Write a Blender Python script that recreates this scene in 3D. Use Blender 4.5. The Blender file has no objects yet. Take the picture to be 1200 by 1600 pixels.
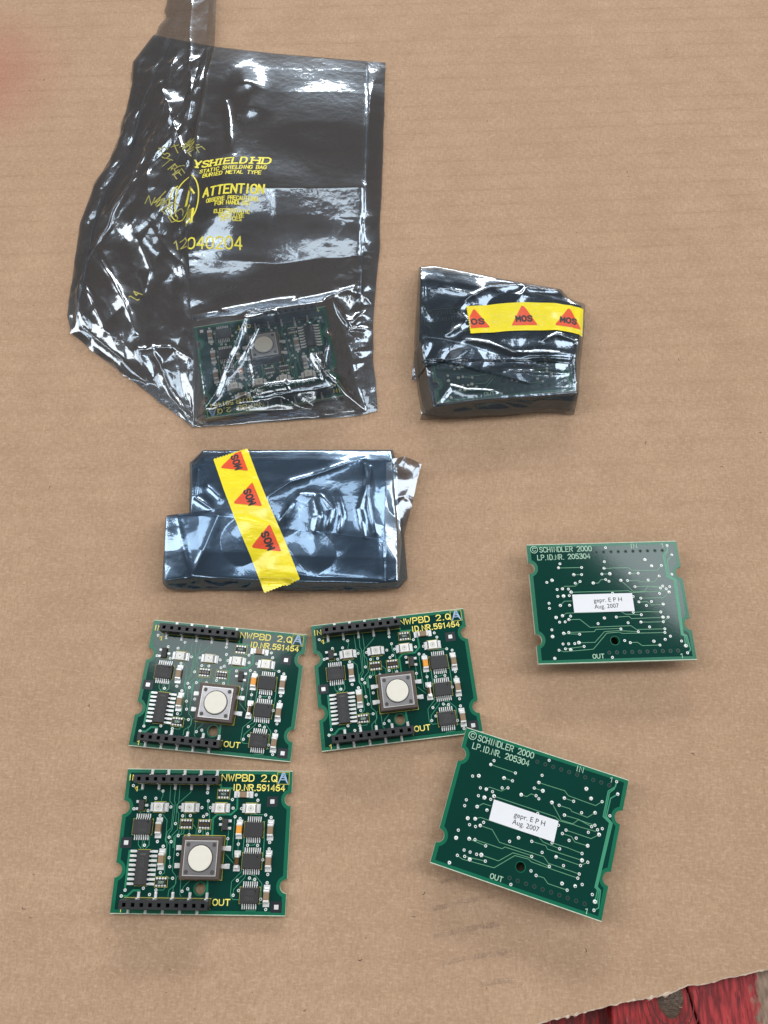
import bpy, bmesh, math, random
import numpy as np
from mathutils import Vector, Matrix
from mathutils.bvhtree import BVHTree

# ------------------------------------------------------------------ camera, world, lamps
SC = bpy.context.scene
COL = SC.collection
MM = 0.001
F_PX, CAM_H, PITCH, ROLL = 1200.0, 248.25, 0.3622, 0.0228

cp, sp = math.cos(PITCH), math.sin(PITCH)
c_, s_ = math.cos(ROLL), math.sin(ROLL)
R0 = np.array([1, 0, 0.]); FWD = np.array([0, sp, -cp]); U0 = np.array([0, cp, sp])
RGT = c_ * R0 + s_ * U0
UPV = -s_ * R0 + c_ * U0

cam = bpy.data.cameras.new('camera')
cam.sensor_fit = 'VERTICAL'; cam.sensor_height = 36.0; cam.lens = 36.0 * F_PX / 1600.0
cam.clip_start = 0.005; cam.clip_end = 100.0
cam_o = bpy.data.objects.new('camera', cam); COL.objects.link(cam_o)
M = Matrix(((RGT[0], UPV[0], -FWD[0], 0), (RGT[1], UPV[1], -FWD[1], 0), (RGT[2], UPV[2], -FWD[2], CAM_H * MM), (0, 0, 0, 1)))
cam_o.matrix_world = M
SC.camera = cam_o

wd = bpy.data.worlds.new('World'); SC.world = wd; wd.use_nodes = True
bg = wd.node_tree.nodes['Background']
bg.inputs[0].default_value = (0.93, 0.97, 1.0, 1); bg.inputs[1].default_value = 0.16

def lamp(name, x, y, z, sx, sy, rad, col=(1, 0.97, 0.93)):
    """a ceiling light panel of radiance rad, facing the table"""
    l = bpy.data.lights.new(name, 'AREA'); l.shape = 'RECTANGLE'; l.size = sx; l.size_y = sy
    l.energy = rad * math.pi * sx * sy; l.color = col
    o = bpy.data.objects.new(name, l); COL.objects.link(o)
    o.location = (x, y, z)
    d = Vector((0, 0.12, 0)) - Vector((x, y, z))
    o.rotation_euler = d.to_track_quat('-Z', 'Y').to_euler()
    return o
DAY = (0.90, 0.96, 1.0)
lamp('ceiling_light', 1.32, 1.37, 3.0, 1.0, 0.88, 7.5, DAY)
lamp('ceiling_light', -0.83, 0.93, 3.0, 0.76, 1.06, 5.0, DAY)
lamp('ceiling_light', -0.22, 1.36, 3.0, 1.1, 0.4, 4.5, DAY)
lamp('ceiling_light', 0.6, 9.0, 3.2, 7.0, 1.2, 24.0)
lamp('ceiling_light', -3.8, 1.0, 2.8, 1.2, 4.0, 7.3)
lamp('ceiling_light', 3.9, 1.2, 2.8, 1.2, 4.0, 8.3)
lamp('ceiling_light', -0.6, -2.6, 3.0, 2.6, 0.5, 6.0)

vs = SC.view_settings
vs.view_transform = 'Standard'; vs.look = 'None'; vs.gamma = 1.0; vs.exposure = 0.0
SC.render.engine = 'CYCLES'
SC.cycles.transparent_max_bounces = 24; SC.cycles.max_bounces = 8; SC.cycles.glossy_bounces = 4
SC.cycles.use_denoising = True
SC.cycles.sample_clamp_indirect = 4.0
SC.cycles.caustics_reflective = False; SC.cycles.caustics_refractive = False

# ------------------------------------------------------------------ helpers
def UP(px, py, z=0.0):
    """point of the place (mm) at height z seen at pixel px, py of the 1200x1600 photograph"""
    d = FWD + ((px - 600) / F_PX) * RGT - ((py - 800) / F_PX) * UPV
    t = (z - CAM_H) / d[2]
    return np.array([t * d[0], t * d[1], z])

def lin(r, g, b):
    f = lambda c: (c / 255 / 12.92) if c / 255 <= 0.04045 else ((c / 255 + 0.055) / 1.055) ** 2.4
    return (f(r), f(g), f(b), 1)

class MB:
    def __init__(s): s.v = []; s.f = []
    def add(s, vs_, fs):
        n = len(s.v); s.v += [tuple(map(float, p)) for p in vs_]; s.f += [tuple(i + n for i in f) for f in fs]
    def poly(s, pts, z): s.add([(p[0], p[1], z) for p in pts], [tuple(range(len(pts)))])
    def box(s, cx, cy, z0, z1, sx, sy, c=0.0, rot=0.0):
        hx, hy = sx / 2, sy / 2; ca, sa = math.cos(rot), math.sin(rot)
        def R(x, y, z): return (cx + ca * x - sa * y, cy + sa * x + ca * y, z)
        lv = [(0, z0)] + ([(0, z1 - c), (c, z1)] if c else [(0, z1)])
        vs_ = []
        for (i, z) in lv:
            vs_ += [R(-hx + i, -hy + i, z), R(hx - i, -hy + i, z), R(hx - i, hy - i, z), R(-hx + i, hy - i, z)]
        fs = [(3, 2, 1, 0)]; n = len(lv)
        for k in range(n - 1):
            for j in range(4):
                a, b = 4 * k + j, 4 * k + (j + 1) % 4
                fs.append((a, b, b + 4, a + 4))
        fs.append(tuple(4 * (n - 1) + j for j in range(4)))
        s.add(vs_, fs)
    def cyl(s, cx, cy, z0, z1, r, n=20, c=0.0):
        lv = [(r, z0)] + ([(r, z1 - c), (r - c * 0.35, z1 - c * 0.25), (r - c, z1)] if c else [(r, z1)])
        vs_ = []
        for (rr, z) in lv:
            vs_ += [(cx + rr * math.cos(2 * math.pi * k / n), cy + rr * math.sin(2 * math.pi * k / n), z) for k in range(n)]
        fs = []
        for k in range(len(lv) - 1):
            for j in range(n):
                a, b = n * k + j, n * k + (j + 1) % n
                fs.append((a, b, b + n, a + n))
        fs.append(tuple(n * (len(lv) - 1) + j for j in range(n)))
        s.add(vs_, fs)
    def hcyl(s, cx, cy, cz, r, L, n=14):
        """cylinder lying along y with closed ends"""
        vs_ = []
        for y in (-L / 2, L / 2):
            vs_ += [(cx + r * math.cos(2 * math.pi * k / n), cy + y, cz + r * math.sin(2 * math.pi * k / n)) for k in range(n)]
        fs = [(j, j + n, (j + 1) % n + n, (j + 1) % n) for j in range(n)] + [tuple(range(n)), tuple(range(2 * n - 1, n - 1, -1))]
        s.add(vs_, fs)
    def ring(s, cx, cy, z, r0, r1, n=14):
        vs_ = [(cx + r * math.cos(2 * math.pi * k / n), cy + r * math.sin(2 * math.pi * k / n), z) for r in (r0, r1) for k in range(n)]
        s.add(vs_, [(j, n + j, n + (j + 1) % n, (j + 1) % n) for j in range(n)])
    def disc(s, cx, cy, z, r, n=14, sq=1.0):
        s.add([(cx + r * math.cos(2 * math.pi * k / n), cy + sq * r * math.sin(2 * math.pi * k / n), z) for k in range(n)], [tuple(range(n))])
    def line(s, pts, w, z, step=None):
        """flat ribbon along a polyline, mitred at its corners"""
        P = [np.array(p[:2], float) for p in pts]
        if step:
            Q = [P[0]]
            for a, b in zip(P, P[1:]):
                n = max(1, int(math.ceil(np.linalg.norm(b - a) / step)))
                Q += [a + (b - a) * k / n for k in range(1, n + 1)]
            P = Q
        P = [p for i, p in enumerate(P) if i == 0 or np.linalg.norm(p - P[i - 1]) > 1e-6]
        if len(P) < 2: return
        closed = np.linalg.norm(P[0] - P[-1]) < 1e-6
        vs_ = []
        for i, p in enumerate(P):
            a = P[i - 1] if i > 0 else (P[-2] if closed else None)
            b = P[i + 1] if i < len(P) - 1 else (P[1] if closed else None)
            d1 = (p - a) / np.linalg.norm(p - a) if a is not None else None
            d2 = (b - p) / np.linalg.norm(b - p) if b is not None else None
            if d1 is None: d1 = d2
            if d2 is None: d2 = d1
            n1 = np.array([-d1[1], d1[0]]); n2 = np.array([-d2[1], d2[0]])
            m = n1 + n2; l = np.linalg.norm(m)
            m = n1 if l < 1e-3 else m / l
            k = min(1.6, 1 / max(0.35, float(m @ n1)))
            e = m * (w / 2 * k)
            ext = np.zeros(2)
            if not closed and i == 0: ext = -d2 * w * 0.35
            if not closed and i == len(P) - 1: ext = d1 * w * 0.35
            vs_ += [(*(p + e + ext), z), (*(p - e + ext), z)]
        s.add(vs_, [(2 * i + 1, 2 * i + 3, 2 * i + 2, 2 * i) for i in range(len(P) - 1)])
    def build(s, name, mat, parent=None, origin=(0, 0, 0), smooth=False, **props):
        me = bpy.data.meshes.new(name)
        o_ = np.array(origin, float)
        vv = (np.array(s.v) - o_) * MM
        me.from_pydata(vv.tolist(), [], s.f); me.update()
        if smooth: me.polygons.foreach_set('use_smooth', [True] * len(me.polygons))
        me.materials.append(mat)
        return link(name, me, parent, **props)

def link(name, me, parent=None, **props):
    o = bpy.data.objects.new(name, me); COL.objects.link(o)
    if parent is not None: o.parent = parent
    for k, v in props.items(): o[k] = v
    return o

def thing(name, label, cat, loc=(0, 0, 0), rz=0.0, group=None):
    o = bpy.data.objects.new(name, None); COL.objects.link(o)
    o.empty_display_size = 0.01
    o.location = [c * MM for c in loc]; o.rotation_euler = (0, 0, rz)
    o['label'] = label; o['category'] = cat
    if group: o['group'] = group
    return o

def copy_tree(o, parent=None):
    c = o.copy(); COL.objects.link(c)
    if parent is not None: c.parent = parent
    for ch in list(o.children): copy_tree(ch, c)
    return c

# stroke lettering on a 4 x 6 grid
G = {
 'A': ['0,0 2,6 4,0', '0.7,2 3.3,2'], 'B': ['0,3.1 2.8,3.1 3.7,3.8 3.7,5.3 2.8,6 0,6 0,0 3,0 4,0.8 4,2.3 2.8,3.1'],
 'C': ['4,4.6 3.7,5.4 2.7,6 1.4,6 0.4,5.3 0,4.2 0,1.8 0.4,0.7 1.4,0 2.7,0 3.7,0.6 4,1.4'],
 'D': ['0,0 0,6 2.4,6 3.5,5.3 4,4.2 4,1.8 3.5,0.7 2.4,0 0,0'], 'E': ['4,6 0,6 0,0 4,0', '0,3.1 3.2,3.1'],
 'F': ['4,6 0,6 0,0', '0,3.1 3.2,3.1'], 'G': ['4,4.6 3.7,5.4 2.7,6 1.4,6 0.4,5.3 0,4.2 0,1.8 0.4,0.7 1.4,0 2.7,0 4,0.7 4,2.7 2.4,2.7'],
 'H': ['0,0 0,6', '4,0 4,6', '0,3.1 4,3.1'], 'I': ['2,0 2,6'], 'K': ['0,0 0,6', '4,6 0,2.6', '1.4,3.8 4,0'], 'L': ['0,6 0,0 3.8,0'],
 'M': ['0,0 0,6 2,2 4,6 4,0'], 'N': ['0,0 0,6 4,0 4,6'], 'O': ['2,0 0.7,0.5 0,1.8 0,4.2 0.7,5.5 2,6 3.3,5.5 4,4.2 4,1.8 3.3,0.5 2,0'],
 'P': ['0,0 0,6 2.8,6 4,5.3 4,3.6 2.8,2.8 0,2.8'], 'Q': ['2,0 0.7,0.5 0,1.8 0,4.2 0.7,5.5 2,6 3.3,5.5 4,4.2 4,1.8 3.3,0.5 2,0', '2.4,1.6 4.2,-0.4'],
 'R': ['0,0 0,6 2.8,6 4,5.3 4,3.7 2.8,3 0,3', '2.2,3 4,0'], 'S': ['4,4.8 3.4,5.7 2,6 0.6,5.6 0.1,4.6 0.7,3.6 2,3.1 3.4,2.6 4,1.6 3.4,0.4 2,0 0.6,0.3 0,1.3'],
 'T': ['2,0 2,6', '0,6 4,6'], 'U': ['0,6 0,1.6 0.7,0.4 2,0 3.3,0.4 4,1.6 4,6'], 'V': ['0,6 2,0 4,6'], 'W': ['0,6 1.1,0 2.3,4.6 3.5,0 4.6,6'],
 'Y': ['0,6 2,3 4,6', '2,3 2,0'], 'X': ['0,0 4,6', '0,6 4,0'],
 '0': ['2,0 0.7,0.5 0,1.8 0,4.2 0.7,5.5 2,6 3.3,5.5 4,4.2 4,1.8 3.3,0.5 2,0'], '1': ['0.8,4.8 2.2,6 2.2,0'],
 '2': ['0,4.6 0.6,5.6 2,6 3.4,5.6 4,4.5 3.6,3.3 0,0 4,0'], '3': ['0,5.2 1,6 3,6 3.8,5.2 3.8,4 2.8,3.2 1.6,3.2', '2.8,3.2 4,2.4 4,1 3,0 1,0 0,0.9'],
 '4': ['3,0 3,6 0,1.8 4,1.8'], '5': ['3.7,6 0.5,6 0.2,3.3 1.6,3.8 3,3.6 4,2.6 4,1.2 3,0.1 1.3,0 0,0.9'],
 '6': ['3.6,5.4 2.4,6 1.2,5.6 0.2,4 0,2 0.7,0.5 2,0 3.4,0.5 4,1.8 3.4,3.2 2,3.6 0.6,3 0.1,2'], '9': ['0.4,0.6 1.6,0 2.8,0.4 3.8,2 4,4 3.3,5.5 2,6 0.6,5.5 0,4.2 0.6,2.8 2,2.4 3.4,3 3.9,4'],
 '7': ['0,6 4,6 1.4,0'], '8': ['2,3.2 0.6,4 0.6,5.3 2,6 3.4,5.3 3.4,4 2,3.2 0.2,2 0.2,0.8 2,0 3.8,0.8 3.8,2 2,3.2'], '.': ['1.7,0 2.3,0'],
}
def stroke_text(s, x0, x1, y0, y1, slant=0.0, gap=1.5, serif=False):
    """polylines of the text fitted to the box x0..x1, y0..y1"""
    adv = []
    for ch in s:
        adv.append({'I': 2.6, '1': 3.0, '.': 1.6, ' ': 3.4, 'W': 4.8}.get(ch, 4.0))
    tot = sum(adv) + gap * (len(s) - 1)
    sx = (x1 - x0) / tot; sy = (y1 - y0) / 6.0
    out = []; X = 0.0
    for ch, a in zip(s, adv):
        off = {'I': -0.7, '1': -0.5, '.': -1.2}.get(ch, 0.0)
        for pl in G.get(ch, []):
            P = [tuple(map(float, t.split(','))) for t in pl.split()]
            out.append([(x0 + (X + off + px) * sx + slant * py * sy, y0 + py * sy) for px, py in P])
            if serif and len(P) == 2 and abs(P[0][0] - P[1][0]) < 0.1:
                for (px, py) in P:
                    out.append([(x0 + (X + off + px - 0.85) * sx + slant * py * sy, y0 + py * sy), (x0 + (X + off + px + 0.85) * sx + slant * py * sy, y0 + py * sy)])
        X += a + gap
    return out

def font_mesh(name, body, size, mat, parent, loc, rz=0.0, bold=0.0, sx=1.0, origin=None):
    cu = bpy.data.curves.new('lettering', 'FONT'); cu.body = body; cu.size = size * MM; cu.resolution_u = 3; cu.offset = bold * MM
    o = bpy.data.objects.new('lettering', cu); COL.objects.link(o)
    bpy.context.view_layer.update()
    me = bpy.data.meshes.new_from_object(o.evaluated_get(bpy.context.evaluated_depsgraph_get()))
    bpy.data.objects.remove(o); bpy.data.curves.remove(cu)
    me.name = name
    me.transform(Matrix.Translation([c * MM for c in loc]) @ Matrix.Rotation(rz, 4, 'Z') @ Matrix.Diagonal((sx, 1, 1, 1)))
    me.materials.clear(); me.materials.append(mat)
    return link(name, me, parent)

# smooth and faceted noise (mm)
_rng = np.random.RandomState(7)
_TAB = _rng.uniform(-1, 1, (8, 128, 128))
def _lat(i, j, seed): return _TAB[seed % 8, (i + 17 * seed) % 128, (j + 31 * seed) % 128]
def vnoise(x, y, sc, seed):
    a = 0.6 * seed + 0.3; ca, sa = math.cos(a), math.sin(a)
    u = (ca * x - sa * y) / sc; v = (sa * x + ca * y) / sc
    i = np.floor(u).astype(int); j = np.floor(v).astype(int); fu = u - i; fv = v - j
    su = fu * fu * fu * (fu * (fu * 6 - 15) + 10); sv = fv * fv * fv * (fv * (fv * 6 - 15) + 10)
    return (_lat(i, j, seed) * (1 - su) + _lat(i + 1, j, seed) * su) * (1 - sv) + (_lat(i, j + 1, seed) * (1 - su) + _lat(i + 1, j + 1, seed) * su) * sv
def facet(x, y, sc, seed):
    """crumpled sheet: flat facets that meet in sharp folds"""
    wx = x + 0.38 * sc * vnoise(x, y, sc * 1.3, seed + 3); wy = y + 0.38 * sc * vnoise(x, y, sc * 1.3, seed + 5)
    a = 0.9 * seed + 0.5; ca, sa = math.cos(a), math.sin(a)
    u = (ca * wx - sa * wy) / sc; v = (sa * wx + ca * wy) / sc
    i = np.floor(u).astype(int); j = np.floor(v).astype(int); fu = u - i; fv = v - j
    h00 = _lat(i, j, seed); h10 = _lat(i + 1, j, seed); h01 = _lat(i, j + 1, seed); h11 = _lat(i + 1, j + 1, seed)
    lo = h00 + (h10 - h00) * fu + (h01 - h00) * fv
    hi = h11 + (h01 - h11) * (1 - fu) + (h10 - h11) * (1 - fv)
    return np.where(fu + fv < 1, lo, hi)
def seg_dist(x, y, pl):
    d = np.full(x.shape, 1e9)
    for (ax, ay), (bx, by) in zip(pl, pl[1:]):
        L2 = (bx - ax) ** 2 + (by - ay) ** 2 + 1e-9
        t = np.clip(((x - ax) * (bx - ax) + (y - ay) * (by - ay)) / L2, 0, 1)
        d = np.minimum(d, np.hypot(x - ax - t * (bx - ax), y - ay - t * (by - ay)))
    return d
def ridge(x, y, px, h, w, z=4.0):
    pl = [tuple(UP(a, b, z)[:2]) for a, b in px]
    c = np.mean([pl[0], pl[-1]], axis=0); hl = max(math.hypot(q[0] - c[0], q[1] - c[1]) for q in pl) * 1.02
    return h * np.exp(-seg_dist(x, y, pl) / w) * np.exp(-(np.hypot(x - c[0], y - c[1]) / hl) ** 4)

def loft(rows, nu, nv, smooth=0):
    """grid of 3-D points through rows of control points (px, py, z): straight between them, so that control lines read as folds"""
    A = np.array([[UP(*p) for p in r] for r in rows])           # nr x nc x 3
    def resample(A, n):
        L = np.linalg.norm(np.diff(A, axis=0), axis=2).mean(1); L = np.maximum(L, 0.3)
        t = np.concatenate([[0], np.cumsum(L)]); t /= t[-1]
        q = np.unique(np.concatenate([np.linspace(0, 1, n), t]))
        k = np.clip(np.searchsorted(t, q, side='right') - 1, 0, len(t) - 2)
        w = ((q - t[k]) / (t[k + 1] - t[k]))[:, None, None]
        return A[k] * (1 - w) + A[k + 1] * w
    A = resample(A, nv); A = resample(A.transpose(1, 0, 2), nu).transpose(1, 0, 2)
    for _ in range(smooth):
        B = A.copy()
        B[1:-1] = 0.25 * A[:-2] + 0.5 * A[1:-1] + 0.25 * A[2:]
        A = B.copy()
        A[:, 1:-1] = 0.25 * B[:, :-2] + 0.5 * B[:, 1:-1] + 0.25 * B[:, 2:]
    return A
def grid_mb(A):
    m = MB(); nv, nu = A.shape[:2]
    m.v = [tuple(p) for p in A.reshape(-1, 3)]
    m.f = [(i * nu + j, i * nu + j + 1, (i + 1) * nu + j + 1, (i + 1) * nu + j) for i in range(nv - 1) for j in range(nu - 1)]
    return m
class Cover:
    """finds the height of the films laid so far under a point"""
    def __init__(s): s.t = []
    def add(s, m): s.t.append(BVHTree.FromPolygons(m.v, m.f))
    def z(s, x, y, default=0.0):
        b = None
        for t in s.t:
            h = t.ray_cast(Vector((x, y, 200)), Vector((0, 0, -1)))
            if h[0] is not None and (b is None or h[0].z > b): b = h[0].z
        return default if b is None else b
    def drape(s, m, lift): m.v = [(x, y, s.z(x, y) + lift + z) for x, y, z in m.v]

# ------------------------------------------------------------------ materials
def mat(name, col, rough=0.5, metal=0.0, spec=0.5, coat=0.0, bump=None, var=None):
    m = bpy.data.materials.new(name); m.use_nodes = True
    nt = m.node_tree; b = nt.nodes['Principled BSDF']
    b.inputs['Base Color'].default_value = col; b.inputs['Roughness'].default_value = rough; b.inputs['Metallic'].default_value = metal
    b.inputs['Specular IOR Level'].default_value = spec; b.inputs['Coat Weight'].default_value = coat; b.inputs['Coat Roughness'].default_value = 0.08
    tc = nt.nodes.new('ShaderNodeTexCoord')
    if var:                                        # (noise scale, amount)
        n = nt.nodes.new('ShaderNodeTexNoise'); n.inputs['Scale'].default_value = var[0]; n.inputs['Detail'].default_value = 4
        nt.links.new(tc.outputs['Object'], n.inputs['Vector'])
        mx = nt.nodes.new('ShaderNodeMix'); mx.data_type = 'RGBA'
        mx.inputs['A'].default_value = [c * (1 - var[1]) for c in col[:3]] + [1]
        mx.inputs['B'].default_value = [min(1, c * (1 + var[1])) for c in col[:3]] + [1]
        nt.links.new(n.outputs['Fac'], mx.inputs['Factor']); nt.links.new(mx.outputs['Result'], b.inputs['Base Color'])
    if bump:                                       # (scale xyz, strength, distance m)
        mp = nt.nodes.new('ShaderNodeMapping'); mp.inputs['Scale'].default_value = bump[0]
        n = nt.nodes.new('ShaderNodeTexNoise'); n.inputs['Scale'].default_value = 1.0; n.inputs['Detail'].default_value = 3
        bp = nt.nodes.new('ShaderNodeBump'); bp.inputs['Strength'].default_value = bump[1]; bp.inputs['Distance'].default_value = bump[2]
        nt.links.new(tc.outputs['Object'], mp.inputs['Vector']); nt.links.new(mp.outputs['Vector'], n.inputs['Vector'])
        nt.links.new(n.outputs['Fac'], bp.inputs['Height']); nt.links.new(bp.outputs['Normal'], b.inputs['Normal'])
    return m

def film_mat(name, tint, gloss, f0, f1, rough=0.06, broad=0.28, share=0.42, bump=0.3):
    """metallised shielding film: part mirror (a sharp and a soft lobe), part smoke-tinted clear"""
    m = bpy.data.materials.new(name); m.use_nodes = True; nt = m.node_tree
    nt.nodes.remove(nt.nodes['Principled BSDF']); out = nt.nodes['Material Output']
    tr = nt.nodes.new('ShaderNodeBsdfTransparent'); tr.inputs[0].default_value = (*tint, 1)
    gl = nt.nodes.new('ShaderNodeBsdfGlossy'); gl.inputs['Color'].default_value = (*gloss, 1); gl.inputs['Roughness'].default_value = rough
    g2 = nt.nodes.new('ShaderNodeBsdfGlossy'); g2.inputs['Color'].default_value = (gloss[0] * .85, gloss[1] * .97, gloss[2] * 1.1, 1); g2.inputs['Roughness'].default_value = broad
    mg = nt.nodes.new('ShaderNodeMixShader'); mg.inputs[0].default_value = share
    lw = nt.nodes.new('ShaderNodeLayerWeight'); lw.inputs['Blend'].default_value = 0.5
    pw = nt.nodes.new('ShaderNodeMath'); pw.operation = 'POWER'; pw.inputs[1].default_value = 3.0
    ma = nt.nodes.new('ShaderNodeMath'); ma.operation = 'MULTIPLY_ADD'; ma.inputs[1].default_value = f1; ma.inputs[2].default_value = f0
    mx = nt.nodes.new('ShaderNodeMixShader')
    tc = nt.nodes.new('ShaderNodeTexCoord'); n = nt.nodes.new('ShaderNodeTexNoise'); n.inputs['Scale'].default_value = 420.0; n.inputs['Detail'].default_value = 3
    bp = nt.nodes.new('ShaderNodeBump'); bp.inputs['Strength'].default_value = bump; bp.inputs['Distance'].default_value = 0.00025
    L = nt.links.new
    L(tc.outputs['Object'], n.inputs['Vector']); L(n.outputs['Fac'], bp.inputs['Height']); L(bp.outputs['Normal'], gl.inputs['Normal']); L(bp.outputs['Normal'], g2.inputs['Normal'])
    L(lw.outputs['Facing'], pw.inputs[0]); L(pw.outputs[0], ma.inputs[0]); L(ma.outputs[0], mx.inputs[0])
    L(gl.outputs[0], mg.inputs[1]); L(g2.outputs[0], mg.inputs[2])
    L(tr.outputs[0], mx.inputs[1]); L(mg.outputs[0], mx.inputs[2]); L(mx.outputs[0], out.inputs[0])
    return m

MT = dict(
    mask=mat('solder_mask', (0.0010, 0.036, 0.027, 1), 0.08, spec=0.42, bump=((900, 2600, 900), 0.10, 0.00003), var=(60, 0.12)),
    fr4=mat('board_laminate_green', (0.003, 0.125, 0.065, 1), 0.25, var=(80, 0.12)),
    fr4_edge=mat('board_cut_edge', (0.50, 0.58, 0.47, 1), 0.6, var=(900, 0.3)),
    trace=mat('masked_copper', (0.045, 0.26, 0.15, 1), 0.28),
    trace_wide=mat('masked_copper_wide', (0.012, 0.20, 0.105, 1), 0.25),
    trace_back=mat('masked_copper_pale', (0.12, 0.31, 0.18, 1), 0.3),
    solder=mat('bright_solder', (0.80, 0.81, 0.81, 1), 0.3, metal=0.4, var=(1500, 0.2)),
    via=mat('tinned_via', (0.74, 0.79, 0.77, 1), 0.35, metal=0.2),
    hole=mat('drilled_hole', (0.004, 0.006, 0.006, 1), 0.8),
    ring=mat('masked_ring', (0.01, 0.055, 0.04, 1), 0.35),
    silk=mat('yellow_silkscreen', (0.88, 0.77, 0.17, 1), 0.5, var=(2500, 0.15)),
    silk_line=mat('yellow_outline', (0.46, 0.42, 0.07, 1), 0.5),
    legend=mat('etched_legend', (0.33, 0.53, 0.40, 1), 0.4, var=(2500, 0.25)),
    black=mat('black_plastic', (0.014, 0.015, 0.018, 1), 0.42, spec=0.5, var=(1800, 0.35)),
    socket=mat('socket_hole', (0.002, 0.002, 0.002, 1), 0.8),
    chip=mat('moulded_chip', (0.022, 0.022, 0.024, 1), 0.5, bump=((4000, 4000, 4000), 0.3, 0.00003), var=(3000, 0.35)),
    chip_mark=mat('chip_marking', (0.06, 0.06, 0.062, 1), 0.55),
    led=mat('led_white', (0.76, 0.76, 0.74, 1), 0.35, var=(900, 0.06)),
    lens=mat('led_lens', (0.62, 0.62, 0.60, 1), 0.15, coat=0.6, var=(1800, 0.25)),
    cap=mat('ceramic_brown', (0.25, 0.17, 0.105, 1), 0.4, var=(1500, 0.2)),
    tant=mat('orange_capacitor', (0.72, 0.30, 0.035, 1), 0.35, var=(1500, 0.15)),
    glass=mat('brown_glass', (0.10, 0.055, 0.02, 1), 0.1, coat=1.0),
    base=mat('button_housing', (0.075, 0.055, 0.048, 1), 0.4, var=(900, 0.25)),
    plate=mat('button_plate', (0.40, 0.38, 0.39, 1), 0.28, metal=0.9, bump=((300, 6000, 300), 0.15, 0.00004), var=(500, 0.15)),
    plate_edge=mat('plate_edge', (0.75, 0.75, 0.73, 1), 0.3, metal=0.5),
    rivet=mat('rivet', (0.055, 0.05, 0.048, 1), 0.4),
    button=mat('button_white', (0.66, 0.645, 0.575, 1), 0.4, var=(700, 0.05)),
    fid=mat('bare_pad_window', (0.010, 0.014, 0.02, 1), 0.35),
    stamp=mat('stamp_ink', (0.30, 0.42, 0.60, 1), 0.4, var=(2000, 0.4)),
    paper=mat('sticker_paper', (0.68, 0.70, 0.75, 1), 0.55, var=(250, 0.05)),
    ink=mat('black_ink', (0.015, 0.015, 0.018, 1), 0.6),
    tape=mat('yellow_tape', (0.76, 0.64, 0.018, 1), 0.26, coat=0.5, bump=((240, 420, 240), 0.6, 0.0006), var=(150, 0.12)),
    red=mat('red_print', (0.66, 0.075, 0.022, 1), 0.34, var=(2600, 0.28)),
    bagprint_faint=mat('worn_bag_print', (0.30, 0.28, 0.05, 1), 0.5, var=(900, 0.6)),
    bagprint=mat('yellow_bag_print', (0.70, 0.63, 0.05, 1), 0.5, var=(1800, 0.3)),
)
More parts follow.
